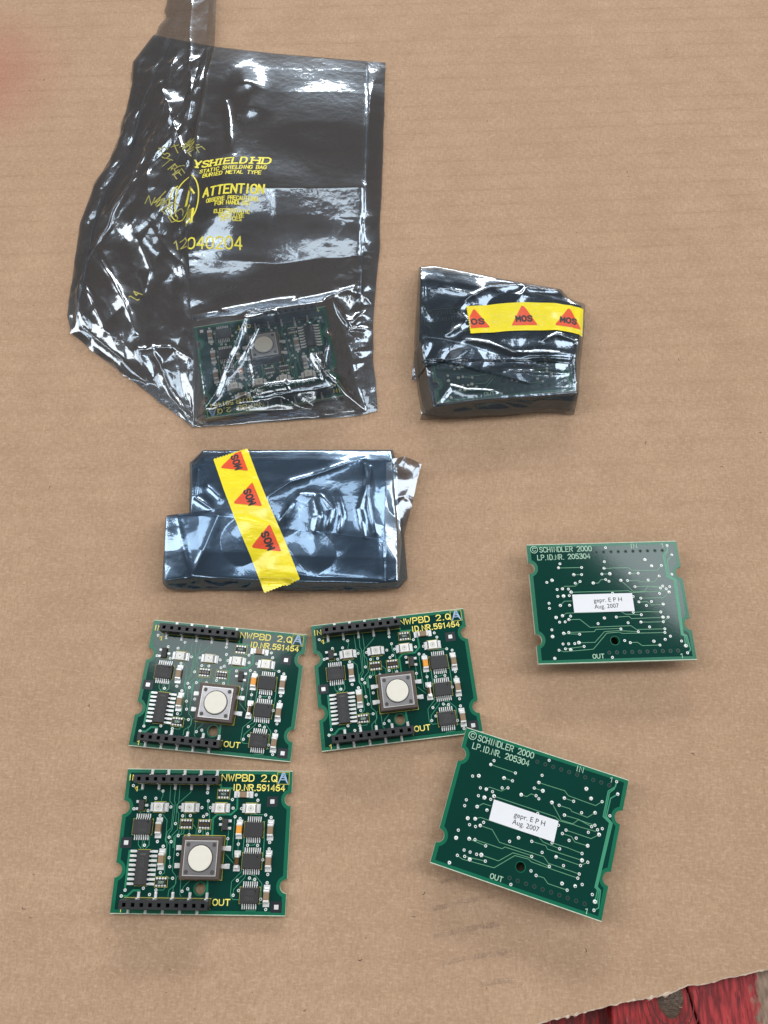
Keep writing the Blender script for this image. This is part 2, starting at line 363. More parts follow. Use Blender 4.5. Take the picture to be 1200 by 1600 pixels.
# ------------------------------------------------------------------ cardboard and pallet
def cardboard_mat():
    m = bpy.data.materials.new('kraft_cardboard'); m.use_nodes = True; nt = m.node_tree; L = nt.links.new
    b = nt.nodes['Principled BSDF']; b.inputs['Roughness'].default_value = 0.85; b.inputs['Specular IOR Level'].default_value = 0.15
    tc = nt.nodes.new('ShaderNodeTexCoord')
    def noise(scale, detail=4, rot=0.0, rough=0.55):
        mp = nt.nodes.new('ShaderNodeMapping'); mp.inputs['Scale'].default_value = scale; mp.inputs['Rotation'].default_value = (0, 0, rot)
        n = nt.nodes.new('ShaderNodeTexNoise'); n.inputs['Scale'].default_value = 1; n.inputs['Detail'].default_value = detail; n.inputs['Roughness'].default_value = rough
        L(tc.outputs['Object'], mp.inputs['Vector']); L(mp.outputs['Vector'], n.inputs['Vector']); return n.outputs['Fac']
    def rng(x, a, bb, c, d):
        r = nt.nodes.new('ShaderNodeMapRange'); r.inputs[1].default_value = a; r.inputs[2].default_value = bb; r.inputs[3].default_value = c; r.inputs[4].default_value = d
        L(x, r.inputs[0]); return r.outputs[0]
    def mix(fac, A, B, mode='MIX'):
        x = nt.nodes.new('ShaderNodeMix'); x.data_type = 'RGBA'; x.blend_type = mode
        if isinstance(fac, float): x.inputs['Factor'].default_value = fac
        else: L(fac, x.inputs['Factor'])
        for s, k in ((A, 'A'), (B, 'B')):
            if isinstance(s, tuple): x.inputs[k].default_value = s
            else: L(s, x.inputs[k])
        return x.outputs['Result']
    c = mix(rng(noise((60, 60, 1), 6, 0, .68), 0.28, 0.72, 0, 1), (0.370, 0.250, 0.168, 1), (0.495, 0.345, 0.241, 1))
    c = mix(rng(noise((9, 9, 1), 3, 0.3), 0.35, 0.65, 0, 0.42), c, (0.36, 0.235, 0.155, 1))
    wb = nt.nodes.new('ShaderNodeTexWave'); wb.wave_profile = 'SIN'; wb.bands_direction = 'Y'; wb.inputs['Scale'].default_value = 1.0; wb.inputs['Distortion'].default_value = 1.6; wb.inputs['Detail'].default_value = 2; wb.inputs['Detail Scale'].default_value = 0.3
    mpb = nt.nodes.new('ShaderNodeMapping'); mpb.inputs['Scale'].default_value = (40, 40, 1); mpb.inputs['Rotation'].default_value = (0, 0, -0.075)
    L(tc.outputs['Object'], mpb.inputs['Vector']); L(mpb.outputs['Vector'], wb.inputs['Vector'])
    c = mix(rng(wb.outputs['Fac'], 0.0, 1.0, 0.0, 0.14), c, (0.34, 0.22, 0.14, 1))
    # long pressed fibres both ways, fine grain, darker strands
    c = mix(rng(noise((1300, 420, 1), 5, 0.03, .7), 0.38, 0.7, 0, 0.75), c, (0.30, 0.19, 0.115, 1))
    c = mix(rng(noise((520, 1500, 1), 4, 0.35, .7), 0.5, 0.72, 0, 0.6), c, (0.56, 0.41, 0.28, 1))
    c = mix(rng(noise((2000, 2000, 1), 3, 0, .7), 0.52, 0.72, 0, 0.55), c, (0.24, 0.15, 0.09, 1))
    # faint flutes showing through as broken darker lines, stronger on the far part of the sheet
    sep = nt.nodes.new('ShaderNodeSeparateXYZ'); L(tc.outputs['Object'], sep.inputs[0])
    far = rng(sep.outputs['Y'], -0.10, 0.10, 0.15, 1.0)
    wv = nt.nodes.new('ShaderNodeTexWave'); wv.bands_direction = 'Y'; wv.inputs['Scale'].default_value = 1.0; wv.inputs['Distortion'].default_value = 1.1; wv.inputs['Detail'].default_value = 2; wv.inputs['Detail Scale'].default_value = 0.22
    mpw = nt.nodes.new('ShaderNodeMapping'); mpw.inputs['Scale'].default_value = (40, 40, 1); mpw.inputs['Rotation'].default_value = (0, 0, -0.075)
    L(tc.outputs['Object'], mpw.inputs['Vector']); L(mpw.outputs['Vector'], wv.inputs['Vector'])
    st0 = rng(wv.outputs['Fac'], 0.93, 1.0, 0, 0.42)
    gate = rng(noise((55, 240, 1), 5, -0.075, .75), 0.42, 0.66, 0, 1)
    g2 = nt.nodes.new('ShaderNodeMath'); g2.operation = 'MULTIPLY'; L(st0, g2.inputs[0]); L(gate, g2.inputs[1]); st = g2.outputs[0]
    mu = nt.nodes.new('ShaderNodeMath'); mu.operation = 'MULTIPLY'; L(st, mu.inputs[0]); L(far, mu.inputs[1])
    c = mix(mu.outputs[0], c, (0.27, 0.165, 0.10, 1))
    # dark specks
    c = mix(rng(noise((420, 600, 1), 2, 0.4, 0.4), 0.765, 0.78, 0, 0.6), c, (0.10, 0.065, 0.045, 1))
    # reddish bounced light painted into the colour at the sheet's far left border
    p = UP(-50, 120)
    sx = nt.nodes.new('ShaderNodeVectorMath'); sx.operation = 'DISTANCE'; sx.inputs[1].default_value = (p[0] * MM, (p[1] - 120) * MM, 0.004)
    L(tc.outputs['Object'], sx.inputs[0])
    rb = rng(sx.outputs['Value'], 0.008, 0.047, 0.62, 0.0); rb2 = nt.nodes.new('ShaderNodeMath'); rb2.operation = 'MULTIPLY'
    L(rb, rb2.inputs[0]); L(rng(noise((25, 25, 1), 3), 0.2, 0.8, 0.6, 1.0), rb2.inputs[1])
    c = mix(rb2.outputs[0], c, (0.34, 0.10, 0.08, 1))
    L(c, b.inputs['Base Color'])
    bp = nt.nodes.new('ShaderNodeBump'); bp.inputs['Strength'].default_value = 0.35; bp.inputs['Distance'].default_value = 0.00018
    L(noise((900, 900, 1), 5), bp.inputs['Height']); L(bp.outputs['Normal'], b.inputs['Normal'])
    return m

rnd = random.Random(5)
sheet = thing('cardboard_sheet', 'large brown cardboard sheet with a torn near edge, under all the boards and bags', 'cardboard', (0, 120, -4))
edge_px = [(520, 1692), (700, 1637), (840, 1600), (905, 1583), (960, 1570), (1040, 1553), (1075, 1542), (1125, 1531), (1200, 1515), (1300, 1490)]
ed = [UP(a, b)[:2] for a, b in edge_px]
torn = []
for a, b in zip(ed, ed[1:]):
    n = int(np.linalg.norm(b - a) / 0.8)
    for k in range(n):
        q = a + (b - a) * k / n
        torn.append((q[0], q[1] + 0.28 * vnoise(np.array([q[0]]), np.array([q[1]]), 4.0, 1)[0] + 0.14 * rnd.uniform(-1, 1)))
torn.append(tuple(ed[-1]))
outl = [(-270, -95), (torn[0][0] - 30, -95)] + torn + [(270, 420), (-270, 420)]
def plate(loops, z0, z1):
    """solid plate from an outline and holes"""
    bm = bmesh.new()
    for lp in loops:
        v = [bm.verts.new((p[0], p[1], z1)) for p in lp]
        for i in range(len(v)): bm.edges.new((v[i], v[(i + 1) % len(v)]))
    bmesh.ops.triangle_fill(bm, use_beauty=True, use_dissolve=False, edges=bm.edges[:])
    bm.normal_update()
    for f in bm.faces:
        if f.normal.z < 0: f.normal_flip()
    bm.verts.index_update()
    m = MB(); n = len(bm.verts)
    if z0 is None:
        m.add([v.co[:] for v in bm.verts], [tuple(v.index for v in f.verts) for f in bm.faces])
    else:
        m.add([v.co[:] for v in bm.verts] + [(v.co.x, v.co.y, z0) for v in bm.verts],
              [tuple(v.index for v in f.verts) for f in bm.faces] + [tuple(v.index + n for v in reversed(f.verts)) for f in bm.faces] +
              [(e.verts[0].index, e.verts[0].index + n, e.verts[1].index + n, e.verts[1].index) for e in bm.edges if len(e.link_faces) == 1])
    bm.free(); return m
OS = (0, 120, -4)
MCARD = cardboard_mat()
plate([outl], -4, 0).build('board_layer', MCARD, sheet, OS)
# torn pale rim of paper along the near edge
m = MB(); mtorn = mat('torn_paper', (0.58, 0.47, 0.37, 1), 0.9, var=(700, 0.25))
for (x, y) in torn[4:-4]:
    w = 0.25 + 0.45 * rnd.random() + (1.1 * rnd.random() if rnd.random() < 0.18 else 0)
    m.v += [(x, y + 0.45 * w, 0.06), (x, y - 0.25 * w, -0.05), (x + rnd.uniform(-.3, .3), y - 0.75 * w, -0.9 - rnd.random())]
for i in range(len(m.v) // 3 - 1):
    for k in (0, 1): m.f.append((3 * i + k, 3 * i + k + 1, 3 * i + k + 4, 3 * i + k + 3))
m.build('torn_rim', mtorn, sheet, OS)
# faint ink scuffs on the sheet
def scuff_mat():
    m = bpy.data.materials.new('ink_scuff'); m.use_nodes = True; nt = m.node_tree; L = nt.links.new
    b = nt.nodes['Principled BSDF']; b.inputs['Base Color'].default_value = (0.17, 0.14, 0.135, 1); b.inputs['Roughness'].default_value = 0.9
    tc = nt.nodes.new('ShaderNodeTexCoord'); n = nt.nodes.new('ShaderNodeTexNoise'); n.inputs['Scale'].default_value = 2600; n.inputs['Detail'].default_value = 3
    n2 = nt.nodes.new('ShaderNodeTexNoise'); n2.inputs['Scale'].default_value = 260
    L(tc.outputs['Object'], n.inputs['Vector']); L(tc.outputs['Object'], n2.inputs['Vector'])
    mu = nt.nodes.new('ShaderNodeMath'); mu.operation = 'MULTIPLY'; L(n.outputs['Fac'], mu.inputs[0]); L(n2.outputs['Fac'], mu.inputs[1])
    r = nt.nodes.new('ShaderNodeMapRange'); r.inputs[1].default_value = 0.17; r.inputs[2].default_value = 0.36; r.inputs[3].default_value = 0; r.inputs[4].default_value = 0.21
    L(mu.outputs[0], r.inputs[0]); L(r.outputs[0], b.inputs['Alpha']); return m
MSC = scuff_mat()
for (a, b, w) in [((678, 1420), (770, 1400), 1.3), ((680, 1463), (778, 1444), 1.4), ((692, 1505), (790, 1488), 1.3), ((752, 1538), (798, 1532), 1.3), ((690, 1378), (730, 1370), 1.0)]:
    m = MB(); A = UP(*a)[:2]; B = UP(*b)[:2]
    m.line([A, A + (B - A) * 0.5 + np.array([0, 0.3]), B], w, 0.03); m.build('ink_scuff', MSC, sheet, OS)
# loose fibres lying in the paper surface
m = MB()
for k in range(420):
    px, py = rnd.uniform(0, 1200), rnd.uniform(0, 1590)
    q = UP(px, py); a = rnd.gauss(1.4, 0.9); l = rnd.uniform(0.5, 1.8)
    if q[1] < -52: continue
    m.line([(q[0], q[1]), (q[0] + l * .5 * math.cos(a) + rnd.uniform(-.1, .1), q[1] + l * .5 * math.sin(a)), (q[0] + l * math.cos(a + .3), q[1] + l * math.sin(a + .3))], 0.07, 0.035 + 0.0001 * k)
m.build('paper_fibres', mat('pale_fibre', (0.55, 0.42, 0.30, 1), 0.9), sheet, OS, kind='stuff')
m = MB()
for (px, py) in [(915, 1488), (70, 124), (47, 143), (1010, 690), (1060, 560), (660, 1398), (140, 1100), (560, 1500), (1130, 730), (80, 760), (1085, 1180), (35, 1418), (980, 270), (760, 190)]:
    q = UP(px, py); a = rnd.uniform(0, 6)
    m.line([(q[0], q[1]), (q[0] + .5 * math.cos(a), q[1] + .5 * math.sin(a)), (q[0] + math.cos(a + .6), q[1] + math.sin(a + .6))], 0.16, 0.05)
m.build('dark_fibres', mat('dark_fibre', (0.05, 0.035, 0.03, 1), 0.9), sheet, OS, kind='stuff')

def plank_mat(name, c0, c1, raw_px=None):
    m = bpy.data.materials.new(name); m.use_nodes = True; nt = m.node_tree; L = nt.links.new
    b = nt.nodes['Principled BSDF']; b.inputs['Roughness'].default_value = 0.6
    tc = nt.nodes.new('ShaderNodeTexCoord')
    def noise(sc, d, rot=0.0):
        mp = nt.nodes.new('ShaderNodeMapping'); mp.inputs['Scale'].default_value = sc; mp.inputs['Rotation'].default_value = (0, 0, rot)
        n = nt.nodes.new('ShaderNodeTexNoise'); n.inputs['Scale'].default_value = 1; n.inputs['Detail'].default_value = d
        L(tc.outputs['Object'], mp.inputs['Vector']); L(mp.outputs['Vector'], n.inputs['Vector']); return n.outputs['Fac']
    def ramp(x, a, bb):
        r = nt.nodes.new('ShaderNodeMapRange'); r.inputs[1].default_value = a; r.inputs[2].default_value = bb; L(x, r.inputs[0]); return r.outputs[0]
    def mix(f, A, B):
        x = nt.nodes.new('ShaderNodeMix'); x.data_type = 'RGBA'; L(f, x.inputs['Factor'])
        for s, k in ((A, 'A'), (B, 'B')):
            if isinstance(s, tuple): x.inputs[k].default_value = s
            else: L(s, x.inputs[k])
        return x.outputs['Result']
    g = noise((900, 130, 1), 5, 0.25)
    c = mix(ramp(g, 0.38, 0.64), tuple(0.7 * q for q in c0[:3]) + (1,), tuple(1.12 * q for q in c1[:3]) + (1,))
    c = mix(ramp(noise((2200, 260, 1), 4, 0.2), 0.6, 0.68), c, tuple(0.25 * q for q in c0[:3]) + (1,))
    c = mix(ramp(noise((150, 60, 1), 4), 0.55, 0.75), c, (0.12, 0.016, 0.022, 1))
    c = mix(ramp(noise((1400, 200, 1), 3, 0.3), 0.66, 0.74), c, (0.42, 0.13, 0.11, 1))
    if raw_px:
        q = UP(raw_px[0], raw_px[1], -4.6)
        sep = nt.nodes.new('ShaderNodeSeparateXYZ'); L(tc.outputs['Object'], sep.inputs[0])
        ad = nt.nodes.new('ShaderNodeMath'); ad.operation = 'MULTIPLY_ADD'; ad.inputs[1].default_value = 0.008; L(noise((420, 220, 1), 4), ad.inputs[0]); L(sep.outputs['X'], ad.inputs[2])
        w = mix(ramp(noise((600, 260, 1), 5, 0.7), 0.35, 0.7), (0.13, 0.085, 0.06, 1), (0.34, 0.24, 0.17, 1))
        c = mix(ramp(ad.outputs[0], (q[0] - 80) * MM + 0.0050, (q[0] - 80) * MM + 0.0062), c, w)
    L(c, b.inputs['Base Color'])
    bp = nt.nodes.new('ShaderNodeBump'); bp.inputs['Strength'].default_value = 0.6; bp.inputs['Distance'].default_value = 0.0006
    L(g, bp.inputs['Height']); L(bp.outputs['Normal'], b.inputs['Normal'])
    return m
pal = thing('wooden_pallet', 'red painted wooden pallet showing below the torn cardboard edge', 'pallet', (80, -70, -30))
OP = (80, -70, -30)
def plank(px, zt, material, name='plank'):
    m = MB(); top = [UP(a, b, zt) for a, b in px]
    m.add([(p[0], p[1], zt - 0.4) for p in top] + [(p[0], p[1], -24) for p in top], [(0, 1, 5, 4), (1, 2, 6, 5), (2, 3, 7, 6), (3, 0, 4, 7), (7, 6, 5, 4)])
    cx = sum(p[0] for p in top) / 4; cy = sum(p[1] for p in top) / 4
    ins = [(p[0] + 0.4 * np.sign(cx - p[0]), p[1] + 0.4 * np.sign(cy - p[1]), zt) for p in top]
    m.add([(p[0], p[1], zt - 0.4) for p in top] + ins, [(0, 1, 5, 4), (1, 2, 6, 5), (2, 3, 7, 6), (3, 0, 4, 7), (4, 5, 6, 7)])
    return m.build(name, material, pal, OP)
plank([(640, 1420), (955, 1420), (962, 1760), (640, 1760)], -9.0, plank_mat('red_paint_dark', (0.10, 0.0015, 0.002, 1), (0.22, 0.004, 0.004, 1)))
pk = plank([(951, 1420), (1032, 1420), (1142, 1760), (962, 1760)], -4.6, plank_mat('red_paint', (0.19, 0.007, 0.010, 1), (0.36, 0.022, 0.024, 1)))
plank([(1035, 1420), (1420, 1420), (1420, 1760), (1146, 1760)], -4.6, plank_mat('red_paint_worn', (0.23, 0.011, 0.016, 1), (0.39, 0.032, 0.036, 1), (1172, 1560)))
q = UP(1047, 1561, -4.6)
m = MB(); n = 26
for k in range(n):
    a = 2 * math.pi * k / n; r = 1 + 0.05 * math.sin(3 * a) + rnd.uniform(-.04, .04)
    m.v.append((q[0] + 3.9 * r * math.cos(a), q[1] + 4.6 * r * math.sin(a), -4.7))
for k in range(n):
    x, y, z = m.v[k]; m.v.append((q[0] + .86 * (x - q[0]), q[1] + .86 * (y - q[1]), -4.2))
m.v.append((q[0], q[1], -3.95))
m.f = [(k, (k + 1) % n, n + (k + 1) % n, n + k) for k in range(n)] + [(n + k, n + (k + 1) % n, 2 * n) for k in range(n)]
m.build('knot', mat('wood_knot', (0.085, 0.055, 0.036, 1), 0.4, bump=((1300, 1300, 1300), 0.9, 0.0006), var=(900, 0.6)), pk and pal, OP, smooth=True)
for r, w in ((5.6, .5), (7.0, .35), (8.6, .3)):
    m = MB(); m.line([(q[0] + r * 0.95 * math.cos(a), q[1] - 0.5 + r * 1.1 * math.sin(a)) for a in np.linspace(math.pi * 1.02, math.pi * 2.1, 18)], w, -4.575)
    m.build('grain_ring', mat('dark_grain', (0.11, 0.016, 0.016, 1), 0.7), pal, OP)
fl = MB(); fl.box(0, 100, -34, -30, 1200, 1200); fl.build('floor', mat('dusty_floor', (0.10, 0.095, 0.09, 1), 0.8, var=(20, 0.3)), kind='structure')

# ------------------------------------------------------------------ circuit boards
def P2(s): return [tuple(map(float, t.split(','))) for t in s.split()]
FRONT_TRACES=["-15.12,13.93 -14.96,13.55 -13.67,13.43",
"-13.64,13.16 -13.52,12.15 -13.86,11.35 -13.78,10.68",
"-11.51,15.46 -11.31,10.71 -10.17,9.50 -10.04,8.27 -10.06,3.18 -11.12,2.07 -11.20,-0.33 -10.70,-1.62",
"-9.95,14.01 -9.95,10.73 -9.66,10.29 -9.56,8.28 -9.73,2.75 -10.55,1.64 -10.45,0.77",
"-8.71,15.27 -8.56,10.08 -9.11,9.62 -8.98,7.39 -8.89,4.41",
"-5.14,14.07 -5.28,13.17 -8.79,9.96 -8.79,7.84 -8.20,7.18 -8.12,2.77 -9.61,1.22 -9.56,0.35",
"-13.25,7.11 -11.50,5.36 -11.38,2.29 -11.45,-0.22",
"0.13,10.65 0.27,8.41 0.89,7.75 1.03,5.76",
"-19.33,-0.33 -19.17,-1.63 -18.25,-2.37",
"-18.04,-0.31 -18.07,-1.94",
"-16.08,1.02 -16.12,-1.59 -16.85,-2.35",
"-17.57,-0.31 -17.42,-1.50",
"-6.13,3.01 -6.23,1.70 -7.71,1.13",
"-6.82,2.79 -6.84,1.91 -8.70,0.47 -8.63,-2.24",
"-7.62,2.56 -7.67,1.90 -8.97,0.79 -8.95,-2.14",
"-4.71,3.03 -4.54,1.40",
"-3.91,4.47 -2.58,3.06 -2.54,1.42",
"-2.08,3.95 -1.95,1.43",
"-0.62,3.09 -0.45,1.34",
"0.14,3.10 0.30,1.46",
"0.85,3.11 0.98,1.80",
"-19.43,7.91 -19.78,6.91",
"-17.19,8.17 -16.68,6.95",
"-17.21,9.33 -16.48,9.18",
"-6.22,7.21 -6.06,5.66",
"-22.76,14.85 -21.59,13.61 -19.56,13.71",
"0.23,10.87 0.35,8.41 0.89,7.75 1.10,5.54",
"8.51,6.53 8.62,-1.90",
"7.03,2.98 7.00,0.57 6.86,-1.92",
"10.16,0.83 10.19,-0.90",
"13.34,7.37 13.28,6.59",
"17.64,7.21 13.34,7.26",
"11.70,0.85 11.68,-1.86",
"17.31,5.10 17.71,1.16 17.67,-1.78",
"5.94,11.52 7.40,11.31",
"15.01,0.79 15.03,-1.05 13.27,-1.19",
"7.60,8.92 7.00,8.91",
"10.35,8.84 11.18,8.97",
"-19.33,-0.33 -19.18,-1.52 -18.34,-2.59",
"-18.04,-0.31 -18.07,-1.94 -17.52,-2.58",
"-16.15,0.26 -16.00,-1.58 -16.94,-2.57",
"-11.28,0.32 -11.29,-0.55 -10.74,-1.30 -10.69,-8.89 -11.63,-9.74 -12.42,-9.97",
"-10.97,-0.32 -9.90,-1.39 -9.63,-4.83",
"-9.58,-5.26 -9.25,-7.17",
"-8.45,0.36 -8.39,-5.46 -8.41,-8.43 -7.23,-9.69 -7.20,-12.00 -8.89,-13.48 -8.94,-15.04",
"-6.65,-9.68 -7.06,-10.11 -7.02,-11.57 -7.69,-12.84 -7.53,-14.29",
"-14.96,-5.29 -13.44,-5.27 -13.30,-5.52 -13.37,-9.77 -13.72,-9.77",
"-10.01,-9.72 -9.37,-10.24 -8.20,-10.29",
"-12.70,-13.43 -10.40,-13.40 -9.81,-12.45",
"-5.71,-10.82 -5.55,-14.47 -5.13,-15.09",
"-3.15,-10.89 -4.72,-12.49 -5.07,-13.53",
"-14.60,-3.44 -12.61,-3.37",
"6.78,-3.75 9.20,-6.07",
"6.82,-0.08 6.63,-2.03",
"8.53,0.59 8.71,-4.37 9.35,-5.01",
"10.06,0.61 10.23,-2.85",
"11.83,0.64 11.61,-8.38 9.03,-10.94 9.00,-14.70 9.88,-15.62 11.49,-15.60",
"12.25,-9.11 10.50,-10.50",
"12.94,-9.00 12.77,-9.84 9.78,-13.02 9.77,-14.27",
"14.57,-9.08 15.99,-9.38 17.87,-11.35 17.91,-15.20",
"17.74,0.72 17.77,-4.89",
"14.17,-9.93 15.14,-10.44 15.23,-10.96",
"13.04,-1.19 14.69,-1.17 15.16,-0.62",
"17.07,-16.25 17.44,-16.55 18.58,-16.43",
"15.71,-10.26 15.84,-11.06",
"13.67,-18.45 16.54,-18.41"]
FRONT_WIDE=["8.89,12.12 9.04,8.76 7.38,7.18 3.33,7.12 2.12,5.99 2.28,1.05",
"3.44,16.59 3.75,14.54 7.13,14.47",
"-21.55,-3.17 -21.57,-8.40 -21.56,-12.81",
"-22.63,-15.11 -20.68,-15.09 -19.15,-13.61 -17.30,-13.59 -17.20,-14.42",
"-3.40,-12.99 -2.57,-14.23",
"2.06,-10.82 2.26,-14.16"]
FRONT_VIAS="-22.76,14.85 -13.67,13.43 -15.54,11.33 -18.80,11.51 -21.75,8.33 -17.47,7.88 -10.79,8.99 -8.03,8.97 -1.50,8.95 -13.71,6.62 -6.99,6.58 -4.73,6.67 -0.22,13.12 0.24,10.83 -0.78,6.51 0.16,7.08 -8.89,4.41 -10.37,0.66 -9.65,-0.52 -7.71,1.13 -11.78,-1.81 -13.70,-0.54 -17.41,-1.60 -4.59,1.40 -1.50,2.42 0.86,1.73 1.01,8.98 14.45,12.72 7.44,11.31 15.09,11.24 10.35,8.84 7.84,8.92 17.70,7.14 8.63,6.53 4.27,5.98 10.17,6.04 19.36,6.50 6.96,0.51 10.21,-0.90 -0.23,13.17 19.39,-0.34 12.92,-1.19 15.87,-1.19 -13.65,-0.58 -17.34,-1.60 -11.86,-1.81 -9.64,-0.57 -7.34,-3.94 -9.75,-4.83 -9.29,-7.22 -11.85,-8.86 -8.09,-10.29 -12.59,-13.42 -16.27,-12.99 -21.46,-13.54 -22.36,-15.11 -14.29,-14.63 -5.01,-13.64 -3.44,-12.99 19.34,-0.35 19.34,-2.12 17.67,-5.06 19.40,-8.91 19.37,-11.12 10.70,-10.60 14.13,-9.93 15.71,-10.26 11.26,-13.25 9.79,-14.48 17.81,-15.41 19.42,-18.03 10.19,-0.95"
BACK_SMALL="-14.65,12.84 -7.67,11.38 -19.62,6.67 -7.95,8.98 0.08,13.15 -1.30,8.97 -0.28,7.07 0.68,6.48 -16.54,4.18 -10.39,6.13 -8.75,6.66 -12.84,4.24 -16.54,1.90 -12.81,2.04 -19.65,-0.30 -19.68,-1.98 -16.94,-6.55 -15.14,-6.50 -13.17,-4.69 -19.67,-8.96 -14.37,-9.93 -10.98,-10.62 -4.67,-7.36 -16.63,-13.57 -14.85,-13.56 -12.90,-13.55 -10.04,-14.54 -18.11,-15.50 -16.04,-15.14 1.44,-5.41 7.15,-4.01 9.61,-4.89 4.99,-7.37 2.39,-9.30 11.66,-8.90 7.83,-10.31 16.04,-4.16 16.32,-7.37 18.12,-5.90 16.45,-9.66 16.29,-10.84 3.09,-13.05 4.76,-13.76 -1.54,-18.21 14.06,-14.78 17.83,-12.07 21.13,-13.71 22.41,-17.49 6.81,6.54 10.65,8.91 18.69,11.36 13.57,6.55 17.17,3.71 18.00,4.39 19.01,3.42 20.26,4.13 16.58,1.94 10.25,0.54 9.45,-0.68 13.55,-0.66 11.72,-1.90 21.67,8.24 21.66,18.13 1.11,17.96 1.33,2.45 7.84,1.16"
BACK_LARGE="-15.29,11.44 -17.88,7.27 -10.56,8.96 -0.37,10.86 1.30,8.95 -4.54,5.98 -14.80,4.31 -14.71,1.91 -12.11,3.15 -16.10,-1.16 -13.11,-1.20 -17.90,-5.05 -15.79,-4.54 -13.90,-5.84 -19.71,-11.16 -16.03,-10.25 -2.44,-5.68 -11.56,-13.32 -14.43,-15.48 -19.76,-18.07 9.10,-7.32 16.43,-5.94 12.30,-13.58 16.00,-13.09 22.20,-15.30 4.60,6.62 7.85,8.92 13.49,13.41 15.39,11.21 17.34,7.70 8.90,4.34 19.69,2.26 17.16,-1.69 22.67,14.79"
BACK_TRACES=["-15.29,11.44 -7.67,11.38",
"-10.56,8.96 -7.95,8.98",
"-0.37,10.86 7.50,10.97 8.82,9.96 17.08,9.70 18.69,11.36",
"-1.30,8.97 1.30,8.95",
"-4.54,5.98 -2.88,5.98 -1.78,7.12 -0.28,7.07",
"-14.80,4.31 -14.03,5.19 -10.42,5.17 -8.75,6.66",
"-12.11,3.15 6.57,3.13 8.09,2.42 12.10,2.67 14.01,2.61 18.55,2.82 19.01,3.42",
"-16.10,-1.16 -14.65,0.24 -12.28,0.26",
"4.60,6.62 8.29,2.75 11.79,2.83 13.08,4.37 16.87,4.34 18.00,4.39",
"7.85,8.92 10.65,8.91",
"6.81,6.54 10.14,6.55 10.80,6.03 15.47,5.80 17.34,7.70",
"8.90,4.34 13.16,4.50 17.17,3.71",
"10.25,0.54 17.70,0.51 19.69,2.26",
"9.45,-0.68 12.14,-0.65 13.37,-1.78 17.16,-1.69",
"-15.79,-4.54 -14.42,-3.69 -5.65,-3.74 2.99,-3.55 4.59,-4.57 9.61,-4.89",
"-13.90,-5.84 -10.29,-5.83 -7.42,-8.48 5.75,-8.33 7.39,-9.61 16.45,-9.66",
"-14.37,-9.93 -6.23,-9.92 -5.61,-9.22 2.18,-9.11",
"-16.03,-10.25 -10.98,-10.62",
"-11.56,-13.32 -6.43,-13.34 -2.98,-10.00 1.55,-9.81 7.83,-10.31",
"-18.11,-15.50 -16.49,-16.03 -7.21,-15.48 -2.30,-10.53 1.66,-10.28 2.58,-10.73 11.67,-10.83 16.29,-10.84",
"-16.04,-15.14 -10.04,-14.54",
"1.44,-5.41 5.56,-5.27 6.28,-6.05 16.43,-5.94",
"7.15,-4.01 11.70,-3.93 16.04,-4.16",
"9.10,-7.32 16.32,-7.37 18.12,-5.90",
"4.76,-13.76 7.03,-13.68 8.46,-14.80 14.06,-14.78"]
BACK_BUS=["21.66,18.13 21.63,16.68 19.83,14.78 19.84,7.45 22.01,6.33 21.47,-11.65 22.31,-12.12 22.20,-15.30",
"22.67,14.79 20.91,13.01 20.75,7.74 22.75,6.41 22.05,-11.37 23.13,-12.00 23.56,-16.55 22.41,-17.49",
"21.65,17.38 21.40,15.92 20.27,14.50 20.29,7.59 22.38,6.39 21.76,-11.51 22.71,-12.04 22.93,-15.55"]

HW, HH, TH_ = 25.0, 19.72, 1.6
def outline(inset=0.0, mirror=False):
    """board outline with its four edge notches"""
    L_, R_ = [(8.75), (-8.35)], [(11.6), (-12.0)]
    if mirror: L_, R_ = R_, L_
    x, y, r = HW - inset, HH - inset, 1.95 + inset * 0.9
    pts = [(-x, y)]
    def arc(cx, cy, side):
        a0 = math.asin(max(-1, min(1, inset / r))); out = []
        for k in range(13):
            a = math.pi / 2 - a0 - (math.pi - 2 * a0) * k / 12
            out.append((cx + side * r * math.cos(a), cy + r * math.sin(a)))
        return out
    for cy in L_: pts += arc(-HW, cy, 1)
    pts += [(-x, -y), (x, -y)]
    for cy in reversed(R_): pts += list(reversed(arc(HW, cy, -1)))
    pts.append((x, y))
    return pts
def circ(cx, cy, r, n=24): return [(cx + r * math.cos(2 * math.pi * k / n), cy + r * math.sin(2 * math.pi * k / n)) for k in range(n)]

